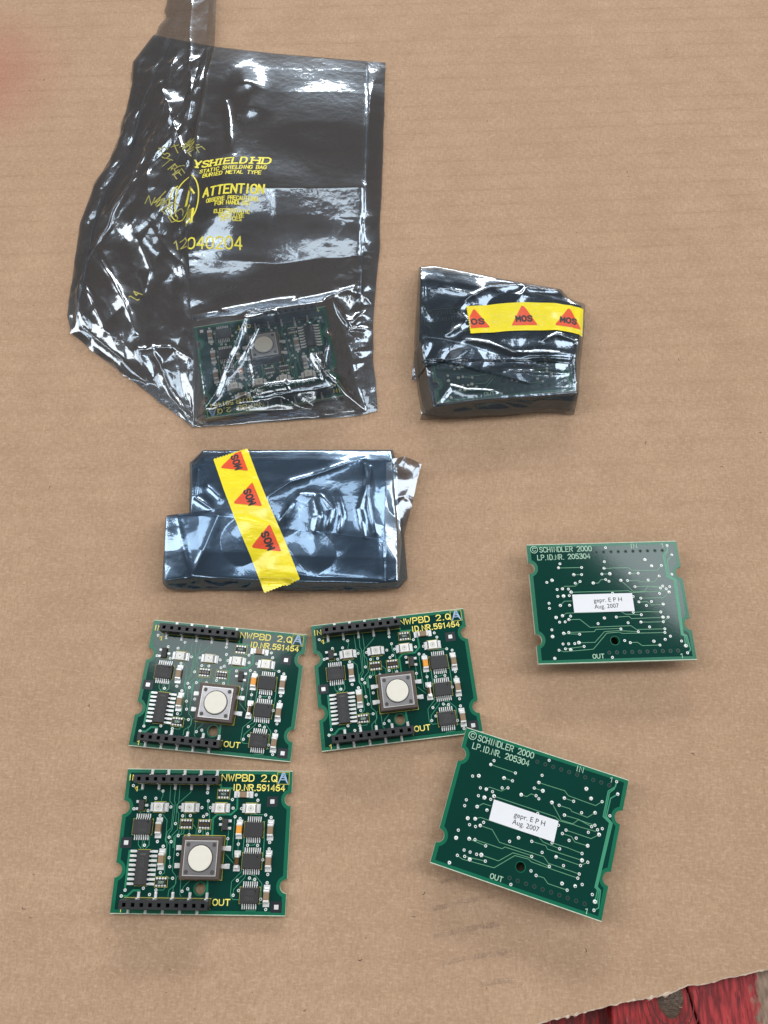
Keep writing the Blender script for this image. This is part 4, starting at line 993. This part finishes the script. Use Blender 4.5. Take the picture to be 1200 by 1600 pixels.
for (pl, h, w) in (([(333, 80), (322, 130), (308, 212), (306, 250), (296, 350)], 1.6, 1.2), ([(240, 215), (205, 290), (160, 360), (130, 400), (116, 505)], 0.9, .9), ([(250, 130), (280, 220), (295, 260)], 1.2, 1.4), ([(296, 80), (300, 160), (262, 250)], 1.0, 1.4),
                   ([(150, 400), (190, 460), (212, 520)], 1.2, 1.2), ([(130, 440), (165, 520)], 1.0, 1.2), ([(235, 540), (262, 600), (296, 655)], 1.3, 1.2), ([(215, 545), (270, 540), (300, 560)], 1.0, 1.1), ([(215, 370), (235, 420), (225, 450)], 1.0, 1.2), ([(300, 0), (296, 60), (300, 110)], 0.9, 1.8)):
    z1 += (edge2 if pl[0][0] == 333 else edge) * ridge(x, y, pl, h, w, 4)
z1 -= edge2 * 0.4 * np.exp(-seg_dist(x, y, [tuple(UP(a, b, 2)[:2]) for a, b in ((268, 60), (222, 160), (200, 232), (163, 295), (141, 349), (136, 385), (122, 490), (128, 512), (205, 576), (296, 648))]) / 0.6)
A[..., 2] = np.maximum(z1, 0.45)
A[..., 0] += 0.7 * (1 - U_) * (facet(x, y, 6, 2) + vnoise(x, y, 9, 4)); A[..., 1] += 0.4 * (1 - U_) * facet(x, y, 5, 3)
front_l = grid_mb(A); front_l.build('creased_front_film', FILM, bag, OB, smooth=True)
for nm, rows in (('back_film', R_rows), ('creased_back_film', L_rows)):
    A = loft([[(a, b, 0.0) for a, b, c in r] for r in (rows if nm == 'back_film' else rows[:-3])], 60, 90, 0)
    sh = A[..., 2]; A[..., 2] = 0.16 + 0.03 * vnoise(A[..., 0], A[..., 1], 7, 2)
    grid_mb(A).build(nm, FILM, bag, OB, smooth=True)
CV = Cover(); CV.add(front_r); CV.add(front_l)
# heat seals: two narrow welded lines down the sides
def ribbon(cv, px, w, lift, name, material, parent, org, step=0.5, z=3.0):
    m = MB(); m.line([UP(a, b, z)[:2] for a, b in px], w, 0.0, step); cv.drape(m, lift)
    return m.build(name, material, parent, org, smooth=True)
ribbon(CV, [(573, 108), (573, 212), (569, 340), (562, 470)], 0.55, 0.05, 'heat_seal', SEAL, bag, OB)
ribbon(CV, [(268, 60), (222, 160), (200, 232), (163, 295), (141, 349), (136, 385), (122, 490)], 0.5, 0.05, 'heat_seal', SEAL, bag, OB)

# yellow printing on the bag, laid on the film
def bag_text(items, lift=0.07, z=4.5):
    m = MB(); k = 0
    for (s, l, r, h, w, ser, sl, ex) in items:
        a = UP(*l, z); b = UP(*r, z); d = b[:2] - a[:2]; Ln = np.linalg.norm(d); d /= Ln; n = np.array([-d[1], d[0]])
        for pl in stroke_text(s, 0, Ln, 0, h, sl, serif=ser):
            m.line([a[:2] + d * p[0] + n * p[1] for p in pl], w, 0.0003 * k, 0.45); k += 1
    CV.drape(m, lift); return m
for zt, items in ((7.6, [('YSHIELD', (302, 259), (385, 259), 3.5, .75, True, .12, 0), ('HD', (393, 259), (422, 259), 3.5, .75, True, .12, 0)]),
 (8.0, [('STATIC SHIELDING BAG', (311, 268), (416, 267), 1.9, .36, False, .1, 0)]), (8.2, [('BURIED METAL TYPE', (316, 275.5), (408, 275.5), 1.9, .36, False, .1, 0)]),
 (8.0, [('ATTENTION', (317, 307), (412, 306), 4.0, .75, False, .08, 0)]),
 (7.0, [('OBSERVE PRECAUTIONS', (323, 319), (404, 319), 1.7, .32, False, 0, 0), ('FOR HANDLING', (337, 325.5), (390, 325.5), 1.7, .32, False, 0, 0)]),
 (6.0, [('ELECTROSTATIC', (336, 339), (391, 339.5), 1.5, .3, False, 0, 0), ('SENSITIVE', (343, 344.5), (382, 344.5), 1.5, .3, False, 0, 0), ('DEVICES', (346, 349.5), (378, 349.5), 1.4, .3, False, 0, 0)]),
 (4.0, [('040204', (294, 392), (378, 391), 5.0, .62, False, 0, 0)])):
    for it in items: bag_text([it], z=zt).build('printing', MT['bagprint'], bag, OB)
# print swallowed by the folds on the creased side: outlines of the round warning mark and broken lettering
m = MB(); k = 0
q0 = UP(296, 316, 5)
for (rx, ry, a0, a1, w, dx) in ((5.5, 12, -1.3, 1.3, .55, -1.5), (7.0, 12, 1.9, 3.6, .45, 1.0), (4.6, 8, 2.0, 5.9, .4, -3.5)):
    m.line([(q0[0] + dx + rx * math.cos(a), q0[1] + ry * math.sin(a)) for a in np.linspace(a0, a1, 22)], w, 0.0005 * k, .5); k += 1
for (a, b, w) in (((291, 322), (298, 304), 1.3), ((294, 348), (297, 332), 1.8), ((303, 330), (300, 350), .9), ((299, 300), (305, 308), .8)):
    m.line([UP(*a, 5)[:2], UP(*b, 5)[:2]], w, 0.0005 * k, .5); k += 1
CV.drape(m, 0.06); m.build('printed_mark', MT['bagprint'], bag, OB)
for (s, l, r, h, w) in (('STA', (254, 250), (300, 238), 5.5, .42), ('TIC', (252, 262), (282, 276), 4.0, .35), ('MNE', (282, 232), (303, 252), 6.5, .4), ('FIE', (262, 270), (280, 284), 4.0, .4), ('WES', (240, 320), (268, 345), 6.5, .45), ('NIN', (230, 322), (262, 330), 4.0, .35), ('24', (212, 468), (219, 456), 3.4, .45), ('12', (272, 388), (292, 386), 4.6, .5)):
    m = MB(); a = UP(*l, 4); b = UP(*r, 4); d = b[:2] - a[:2]; Ln = np.linalg.norm(d); d /= Ln; n = np.array([-d[1], d[0]])
    for pl in stroke_text(s, 0, Ln, 0, h):
        m.line([a[:2] + d * p[0] + n * p[1] + 0.5 * np.array([math.sin(p[1] * 2 + k), math.cos(p[0] * 1.7 + k)]) for p in pl], w, 0.0005 * k, .45); k += 1
    CV.drape(m, 0.06); m.build('creased_printing', MT['bagprint_faint'], bag, OB)
m = MB()
for k, pl in enumerate(([(326, 462), (340, 450), (335, 462), (352, 446), (348, 458), (362, 446), (358, 455), (372, 444)], [(330, 468), (350, 460), (368, 456)])):
    m.line([UP(a, b, 3)[:2] for a, b in pl], .3, .0005 * k, .5)
CV.drape(m, 0.06); m.build('pen_scribble', MT['ink'], bag, OB)

# ------------------------------------------------------------------ wrapped packets
def tape(cv, org, parent, px, width, tris, zt, zig, lift=0.22):
    """yellow warning tape: px its centre line, tris = (distance along, red triangle pointing, lettering)"""
    P = [UP(a, b, zt)[:2] for a, b in px]
    Q = [P[0]]
    for a, b in zip(P, P[1:]):
        n = max(1, int(np.linalg.norm(b - a) / 0.5)); Q += [a + (b - a) * k / n for k in range(1, n + 1)]
    Q = np.array(Q); T = np.gradient(Q, axis=0); T /= np.linalg.norm(T, axis=1)[:, None]; N = np.stack([-T[:, 1], T[:, 0]], 1)
    S = np.concatenate([[0], np.cumsum(np.linalg.norm(np.diff(Q, axis=0), axis=1))])
    W = np.linspace(-.5, .5, 25)
    g = Q[:, None, :] + N[:, None, :] * (W * width)[None, :, None]
    zz = np.array([[cv.z(a, b) for a, b in r] for r in g])
    zz[zz < 0.4] = np.nan
    # tape spans small dents of the film
    f = np.where(np.isnan(zz), np.nanmean(zz), zz)
    s_ = f.copy()
    for _ in range(14):
        pdd = np.pad(s_, 1, mode='edge'); s_ = 0.2 * (pdd[:-2, 1:-1] + pdd[2:, 1:-1] + pdd[1:-1, :-2] + pdd[1:-1, 2:] + pdd[1:-1, 1:-1]); s_ = np.maximum(s_, f)
    if zig:                                         # serrated cut ends
        for e, sg in ((0, -1), (len(Q) - 1, 1)):
            if e == 0 and 'a' in zig or e and 'b' in zig:
                g[e] += T[e] * (sg * 0.35 * (np.arange(25) % 2))[:, None]
    top = np.concatenate([g, (s_ + lift)[..., None]], -1)
    m = grid_mb(top)
    t = m.build('warning_tape', MT['tape'], parent, org, smooth=True)
    c2 = Cover(); c2.add(m)
    def at(s, v):
        i = min(len(S) - 1, max(0, np.searchsorted(S, s))); return Q[i] + T[i] * (s - S[i]) + N[i] * v
    for (s0, up, letters, ca, cb) in tris:
        # triangle with clipped corners, base length 9, as a fine mesh so that it follows the tape
        B, H_ = 10.4, 9.0
        def tri(u, v):                               # u along base (-.5...5), v height 0..1 -> tape coordinates
            return (s0 + up[0] * (u * B) + up[1] * ((v - .45) * H_), up[2] * (u * B) + up[3] * ((v - .45) * H_))
        m = MB(); n = 16; idx = {}
        for i in range(n + 1):
            v = 0.035 + 0.90 * i / n
            for j in range(n + 1):
                w_ = (1 - v) if v > 0.09 else (1 - v) - 0.06 * (0.09 - v) / 0.055
                u = (j / n - .5) * w_
                a, b = tri(u, v)
                a = min(max(a, ca), cb)
                q = at(a, b); idx[i, j] = len(m.v); m.v.append((q[0], q[1], 0.0))
        for i in range(n):
            for j in range(n): m.f.append((idx[i, j], idx[i, j + 1], idx[i + 1, j + 1], idx[i + 1, j]))
        c2.drape(m, 0.05); m.build('warning_triangle', MT['red'], t, org, smooth=True)
        m = MB(); kk = 0
        for pl in stroke_text(letters, -2.9 if letters == 'MOS' else -1.6, 2.9, -1.1, 1.1, gap=1.9):
            pts = []
            for (a, b) in pl:
                a_, b_ = tri(a / B, .34 + b / H_); q = at(min(max(a_, ca), cb), b_); pts.append(q)
            m.line(pts, .62, 0.0004 * kk, .4); kk += 1
        c2.drape(m, 0.09); m.build('tape_lettering', MT['ink'], t, org)
    return t

# packet with the horizontal tape
def rz(X, Y, z): return (620 + X / 3.871, 400 + Y / 3.871, z)
pr_ = thing('wrapped_packet', 'board folded into smoky antistatic film with yellow tape across, green board showing through below', 'packet', (40, 170, 0))
ORR = (40, 170, 0)
H8 = 8.4
rows = [
 [rz(150, 960, .4), rz(162, 960, .4), rz(300, 965, .4), rz(720, 948, .4), rz(930, 925, .4), rz(1040, 940, .4), rz(1060, 925, .4)],
 [rz(122, 800, .6), rz(226, 915, H8 - .1), rz(480, 876, H8 + .2), rz(760, 856, H8 + .3), rz(960, 842, H8 + .2), rz(1094, 832, H8 - .1), rz(1100, 832, .6)],
 [rz(112, 690, .6), rz(180, 690, H8 - .3), rz(400, 680, H8), rz(740, 660, H8), rz(960, 650, H8), rz(1082, 640, H8 - .3), rz(1112, 640, .6)],
 [rz(103, 520, .6), rz(135, 505, H8 - .3), rz(400, 520, H8 + .9), rz(740, 500, H8 + 1.2), rz(960, 480, H8 + .7), rz(1105, 480, H8), rz(1128, 480, .6)],
 [rz(112, 380, .6), rz(140, 370, H8), rz(370, 330, H8 + .8), rz(700, 330, H8 + 1.2), rz(930, 330, H8 + 1.0), rz(1115, 340, H8), rz(1136, 340, .6)],
 [rz(128, 160, .6), rz(142, 150, H8 - .3), rz(350, 170, H8 - .2), rz(680, 225, H8 + 1.0), rz(980, 270, H8 + .6), rz(1120, 300, H8 - .2), rz(1140, 298, .6)],
 [rz(134, 72, .6), rz(146, 70, H8 - 1.8), rz(225, 64, H8 - 1.8), rz(620, 140, H8 - 1.2), rz(992, 205, H8 - .8), rz(1040, 262, H8 - .6), rz(1130, 292, .6)],
 [rz(134, 68, .2), rz(146, 66, .3), rz(225, 60, .3), rz(620, 136, .3), rz(994, 201, .3), rz(1044, 258, .3), rz(1134, 288, .2)]]
A = loft(rows, 210, 200, 2)
x, y, z = A[..., 0], A[..., 1], A[..., 2]
body_ = np.clip((z - 3) / 3.5, 0, 1)
lowp = np.clip((UP(*rz(600, 640, 8))[1] - y) / 5, 0, 1)
dz = (0.6 * vnoise(x, y, 19, 5) + 0.12 * vnoise(x, y, 7, 1) + 0.28 * facet(x, y, 14, 2) + 0.05 * facet(x, y, 5, 4)) * (1 - .85 * lowp)
z1 = z + body_ * dz + 0.25 * (1 - body_) * vnoise(x, y, 5, 3) * np.clip(z, 0, 1)
for (pl, h, w) in (([(265, 195), (340, 215), (460, 255)], .6, 1.0), ([(395, 290), (560, 205), (760, 180), (800, 205)], 1.1, 1.5), ([(400, 300), (370, 340), (440, 420)], .9, 1.2), ([(300, 480), (380, 440), (430, 400)], .8, 1.4), ([(400, 520), (560, 540), (700, 590), (1060, 600)], .9, 1.1),
                   ([(780, 625), (1060, 632)], .6, .7), ([(880, 520), (960, 490), (1090, 520)], .8, .9), ([(730, 280), (780, 205), (990, 215)], 1.0, 1.0), ([(240, 900), (330, 785), (420, 815), (600, 820)], 0.7, .8), ([(205, 380), (160, 300), (150, 120)], .7, .9),
                   ([(165, 490), (150, 620), (190, 700)], .8, .9), ([(1095, 500), (1070, 620), (1080, 760)], .7, .9), ([(640, 700), (1030, 712)], .35, .6)):
    z1 += body_ * ridge(x, y, [rz(a, b, 0)[:2] for a, b in pl], h, w, H8)
A[..., 2] = z1
sd = (1 - body_) * np.clip((z - .25) / 1.5, 0, 1)
A[..., 1] -= sd * 1.0 * np.abs(facet(x + z, z * 1.6 - x * .35, 7, 3) + .45 * facet(x, z * 2, 3, 1)); A[..., 0] += sd * 0.5 * facet(y + z, z * 1.4, 6, 5)
mw = grid_mb(A); mw.build('outer_film', FILM, pr_, ORR, smooth=True)
B_ = A[::4, ::4].copy(); cx_, cy_ = B_[..., 0].mean(), B_[..., 1].mean(); B_[..., 0] += 0.9 * np.sign(cx_ - B_[..., 0]); B_[..., 1] += 0.9 * np.sign(cy_ - B_[..., 1]); B_[..., 2] = np.clip(B_[..., 2] * .62 - .2, .12, 4.7)
grid_mb(B_).build('interior_shade', FILM_IN, pr_, ORR, smooth=True)  # shell added inside to stand in for the packet's dark interior
B_ = B_.copy(); B_[..., 2] = 0.08; grid_mb(B_).build('back_film', FILM2, pr_, ORR)
CR = Cover(); CR.add(mw)
# inner fold of film over the far part of the packet
def over(cv, rows, nu, nv, lift, name, material, parent, org, dzf=None, edge_lift=0.0):
    A = loft(rows, nu, nv, 1)
    base = np.array([[cv.z(a, b, 0.2) for a, b in r] for r in A[..., :2]])
    for _ in range(3):
        q = np.pad(base, 1, mode='edge'); base = np.maximum(base, 0.2 * (q[:-2, 1:-1] + q[2:, 1:-1] + q[1:-1, :-2] + q[1:-1, 2:] + q[1:-1, 1:-1]))
    A[..., 2] = base + lift + (dzf(A) if dzf is not None else 0)
    m = grid_mb(A); m.build(name, material, parent, org, smooth=True); cv.add(m); return m
def crin(a1, a2, s1, s2, seed):
    return lambda A: np.abs(a1 * vnoise(A[..., 0], A[..., 1], s1, seed) + a2 * facet(A[..., 0], A[..., 1], s2, seed + 1))
z8 = H8
over(CR, [[rz(150, 640, z8), rz(560, 640, z8), rz(760, 638, z8), rz(1062, 655, z8)], [rz(150, 480, z8), rz(560, 500, z8), rz(760, 500, z8), rz(1058, 500, z8)],
          [rz(150, 200, z8), rz(560, 230, z8), rz(760, 260, z8), rz(1058, 300, z8)], [rz(155, 82, z8), rz(560, 140, z8), rz(760, 176, z8), rz(985, 215, z8)]], 130, 90, 0.28, 'folded_layer', FILM3, pr_, ORR, crin(.6, .15, 14, 9, 2))
over(CR, [[rz(95, 690, z8), rz(290, 640, z8), rz(560, 705, z8), rz(800, 775, z8)], [rz(100, 640, z8), rz(300, 600, z8), rz(560, 660, z8), rz(815, 735, z8)],
          [rz(110, 520, z8), rz(300, 540, z8), rz(560, 600, z8), rz(842, 645, z8)]], 130, 34, 0.75, 'sealed_strip', FILM3, pr_, ORR, crin(.5, .25, 10, 6, 3))
ribbon(CR, [rz(112, 516, 0)[:2], rz(180, 492, 0)[:2], rz(300, 512, 0)[:2], rz(560, 590, 0)[:2], rz(800, 655, 0)[:2]], 0.6, 0.08, 'heat_seal', SEAL, pr_, ORR, .5, z8)
ribbon(CR, [rz(292, 642, 0)[:2], rz(430, 672, 0)[:2], rz(560, 706, 0)[:2], rz(798, 774, 0)[:2]], 0.35, 0.08, 'strip_edge_glint', SEAL, pr_, ORR, .5, z8)  # shiny ribbon added as a highlight along the strip's lower edge
# loose outer layer hanging down the near side of the packet
A = loft([[rz(140, 968, .2), rz(300, 972, .2), rz(620, 958, .2), rz(930, 934, .2), rz(1068, 938, .2)], [rz(150, 945, 3.6), rz(300, 946, 3.6), rz(620, 924, 3.6), rz(930, 904, 3.6), rz(1080, 896, 3.6)],
          [rz(224, 915, H8 + .3), rz(480, 876, H8 + .5), rz(700, 860, H8 + .6), rz(960, 842, H8 + .5), rz(1098, 832, H8 + .3)], [rz(226, 896, H8 + .6), rz(480, 862, H8 + .6), rz(700, 842, H8 + .7), rz(960, 826, H8 + .6), rz(1092, 816, H8 + .6)]], 150, 46, 1)
x, y, z = A[..., 0].copy(), A[..., 1].copy(), A[..., 2].copy(); sd = np.clip((H8 - z) / 3, 0, 1)
A[..., 1] -= sd * (0.5 + 1.3 * np.abs(folds(x, z * 1.4, 0.12, 22, 5, 3)) + .5 * np.abs(folds(x, z * 1.5, -0.5, 9, 3, 1))); A[..., 2] += np.clip(1 - sd, 0, 1) * .25 * np.abs(vnoise(x, y, 6, 2))
m = grid_mb(A); m.build('loose_layer', FILM3, pr_, ORR, smooth=True)
# the board inside: green underside up, seen through the near part of the film
fl = UP(*rz(236, 900, 6.6)); fr = UP(*rz(1088, 822, 6.6)); d = fr[:2] - fl[:2]; an = math.atan2(d[1], d[0]); n = np.array([-math.sin(an), math.cos(an)])
ctr = (fl[:2] + fr[:2]) / 2 + n * (HH + .4)
pb = thing('circuit_board', 'green circuit board wrapped inside the film packet with tape running across', 'circuit board', (*ctr, 0.3), an)
back_board(pb, False)
tp = [rz(436, 390, 0)[:2], rz(600, 378, 0)[:2], rz(780, 368, 0)[:2], rz(960, 370, 0)[:2], rz(1132, 388, 0)[:2]]
def ppu(z): return np.linalg.norm(UP(tp[2][0] + 10, tp[2][1], z)[:2] - UP(*tp[2], z)[:2]) / 10
kmm = ppu(H8 + 1) / 3.871
tape(CR, ORR, pr_, tp, 150 * kmm * 1.30, [((40) * kmm, (1, 0, 0, 1), 'OS', .2, 1e9), ((768 - 436) * kmm, (1, 0, 0, 1), 'MOS', .2, 1e9), ((1040 - 436) * kmm, (1, 0, 0, 1), 'MOS', .2, 1e9)], H8 + 1, 'a')

# packet with the diagonal tape
def lz(X, Y, z): return (240 + X / 2.791, 690 + Y / 2.791, z)
pl_ = thing('wrapped_packet', 'flat packet of blue-grey antistatic film held by diagonal yellow warning tape', 'packet', (-35, 95, 0))
ORL = (-35, 95, 0)
H7 = 7.6
rows = [
 [lz(58, 640, .3), lz(66, 643, .3), lz(300, 650, .3), lz(700, 652, .3), lz(1000, 645, .3), lz(1066, 640, .3), lz(1074, 636, .3)],
 [lz(38, 605, .5), lz(46, 606, H7 - 1.2), lz(180, 590, H7 - .6), lz(700, 612, H7 - .6), lz(980, 618, H7 - 1), lz(1062, 610, H7 - 1.6), lz(1108, 598, .5)],
 [lz(44, 480, .5), lz(52, 480, H7 - .5), lz(200, 480, H7 + .6), lz(700, 500, H7 + .8), lz(980, 510, H7), lz(1062, 510, H7 - 1), lz(1098, 500, .5)],
 [lz(52, 330, .5), lz(60, 330, H7 - 1), lz(200, 330, H7 + .6), lz(700, 330, H7 + 1.4), lz(980, 360, H7 + .6), lz(1060, 380, H7 - .8), lz(1090, 400, .5)],
 [lz(155, 316, .5), lz(163, 314, H7 - .8), lz(260, 300, H7 + .4), lz(700, 240, H7 + 1.2), lz(960, 240, H7 + .6), lz(1046, 240, H7 - .5), lz(1076, 240, .5)],
 [lz(158, 200, .5), lz(166, 200, H7 - .6), lz(260, 190, H7), lz(690, 170, H7 + .6), lz(940, 170, H7 + .2), lz(1044, 160, H7 - .6), lz(1066, 160, .5)],
 [lz(157, 96, .5), lz(166, 100, H7 - 1.4), lz(220, 85, H7 - 1.2), lz(690, 80, H7 - .8), lz(940, 84, H7 - .8), lz(1040, 82, H7 - 1.2), lz(1056, 80, .5)],
 [lz(158, 92, .3), lz(170, 84, H7 - 2.6), lz(214, 40, H7 - 2.4), lz(690, 38, H7 - 2.2), lz(940, 38, H7 - 2.2), lz(1036, 38, H7 - 2.6), lz(1044, 38, .3)],
 [lz(158, 90, .2), lz(170, 82, .3), lz(214, 37, .3), lz(690, 35, .3), lz(940, 35, .3), lz(1036, 35, .3), lz(1044, 35, .2)]]
A = loft(rows, 270, 180, 3)
x, y, z = A[..., 0], A[..., 1], A[..., 2]
body_ = np.clip((z - 3) / 3, 0, 1)
dz = 0.7 * vnoise(x, y, 20, 1) + 0.16 * vnoise(x, y, 8, 6) + 0.25 * facet(x, y, 14, 7) + 0.04 * facet(x, y, 5, 2)
z1 = z + body_ * dz
for (pl, h, w) in (([(500, 245), (600, 180), (760, 130), (920, 70)], 1.0, 1.6), ([(640, 235), (700, 240), (720, 330), (705, 400)], 1.1, 1.1), ([(730, 235), (780, 300), (760, 380)], .8, 1.0), ([(920, 100), (930, 200), (900, 300), (920, 420)], 1.0, .9), ([(945, 110), (940, 240), (970, 400)], .9, .8),
                   ([(190, 120), (180, 240), (260, 300)], .9, 1.0), ([(550, 360), (610, 270)], .7, .8), ([(800, 230), (820, 330), (810, 400)], .7, .9), ([(230, 190), (300, 260)], .7, 1.2), ([(170, 585), (140, 480), (110, 330)], .6, .9), ([(170, 585), (230, 470), (290, 330)], .6, 1.2), ([(500, 560), (700, 590), (1000, 600)], .5, 1.4)):
    z1 += body_ * ridge(x, y, [lz(a, b, 0)[:2] for a, b in pl], h, w, H7)
A[..., 2] = z1
sd = (1 - body_) * np.clip((z - .25) / 1.5, 0, 1)
A[..., 1] -= sd * 1.0 * np.abs(facet(x + z, z * 1.6 - x * .35, 7, 3) + .45 * facet(x, z * 2, 3, 1)); A[..., 0] += sd * 0.5 * facet(y + z, z * 1.4, 6, 5)
mw = grid_mb(A); mw.build('outer_film', FILM2, pl_, ORL, smooth=True)
B_ = A[::4, ::4].copy(); cx_, cy_ = B_[..., 0].mean(), B_[..., 1].mean(); B_[..., 0] += 0.9 * np.sign(cx_ - B_[..., 0]); B_[..., 1] += 0.9 * np.sign(cy_ - B_[..., 1]); B_[..., 2] = np.clip(B_[..., 2] * .62 - .2, .12, 4.7)
grid_mb(B_).build('interior_shade', FILM_IN, pl_, ORL, smooth=True)  # added dark shell again, shading the inside of this packet
B_ = B_.copy(); B_[..., 2] = 0.08; grid_mb(B_).build('back_film', FILM2, pl_, ORL)
CL = Cover(); CL.add(mw)
z7 = H7
# side flap sticking out with its crumpled corner
def flapz(A):
    x, y = A[..., 0], A[..., 1]; q = UP(*lz(1100, 150, 3)); w = np.exp(-((x - q[0]) ** 2 + (y - q[1]) ** 2) / 120)
    u = np.linspace(0, 1, A.shape[1])[None, :]
    return (1 - u) * 0.8 + u * 0.6 + np.clip(u / .15, 0, 1) * (0.4 + w * 1.6) * np.abs(folds(x, y, 1.25, 16, 4.6, 2) + .4 * vnoise(x, y, 7, 3))
A = loft([[lz(1040, 600, 6), lz(1070, 600, 4), lz(1108, 596, 1)], [lz(1045, 410, 6), lz(1072, 410, 4.5), lz(1092, 412, 2)], [lz(1030, 260, 6.5), lz(1080, 262, 5), lz(1130, 262, 3)], [lz(1020, 160, 6.5), lz(1085, 160, 5), lz(1152, 160, 3.4)], [lz(1015, 84, 6), lz(1088, 68, 5), lz(1168, 100, 3.6)]], 70, 120, 1)
A[..., 2] += flapz(A) - .6
m = grid_mb(A); m.build('side_flap', FILM3, pl_, ORL, smooth=True); CL.add(m)
over(CL, [[lz(1010, 600, z7), lz(1040, 602, z7), lz(1070, 600, z7)], [lz(1012, 430, z7), lz(1050, 430, z7), lz(1084, 425, z7)], [lz(1010, 250, z7), lz(1040, 250, z7), lz(1062, 245, z7)], [lz(1015, 92, z7), lz(1040, 84, z7), lz(1062, 84, z7)]], 26, 110, .35, 'folded_edge', SEAL, pl_, ORL, crin(.9, .25, 9, 6, 4))
# lower band folded up over the packet
over(CL, [[lz(46, 600, z7), lz(180, 590, z7), lz(500, 600, z7), lz(720, 608, z7), lz(1000, 606, z7), lz(1060, 604, z7)], [lz(50, 460, z7), lz(180, 470, z7), lz(500, 490, z7), lz(720, 500, z7), lz(1000, 520, z7), lz(1060, 520, z7)],
          [lz(58, 322, z7), lz(180, 314, z7), lz(340, 340, z7), lz(560, 382, z7), lz(900, 418, z7), lz(1003, 430, z7)]], 230, 70, 0.45, 'folded_band', FILM2, pl_, ORL, crin(1.0, .22, 15, 12, 1))
ribbon(CL, [lz(60, 324, 0)[:2], lz(180, 316, 0)[:2], lz(340, 342, 0)[:2], lz(560, 384, 0)[:2], lz(900, 420, 0)[:2], lz(1000, 432, 0)[:2]], 0.5, 0.1, 'heat_seal', SEAL, pl_, ORL, .5, z7)
tp = [lz(330, 42, 0)[:2], lz(380, 180, 0)[:2], lz(440, 330, 0)[:2], lz(500, 470, 0)[:2], lz(560, 628, 0)[:2]]
a = UP(*tp[1], 8); b = UP(*tp[3], 8); kmm = np.linalg.norm((b - a)[:2]) / math.hypot(120, 290)
# triangles point across the tape: base along it, tip towards its far border
tape(CL, ORL, pl_, tp, 12.2, [(22 * kmm * 2.2, (-1, 0, 0, -1), 'MOS', .2, 1e9), (232 * kmm, (-1, 0, 0, -1), 'MOS', .2, 1e9), (438 * kmm, (-1, 0, 0, -1), 'MOS', .2, 1e9)], 8.0, 'ab', 0.3)
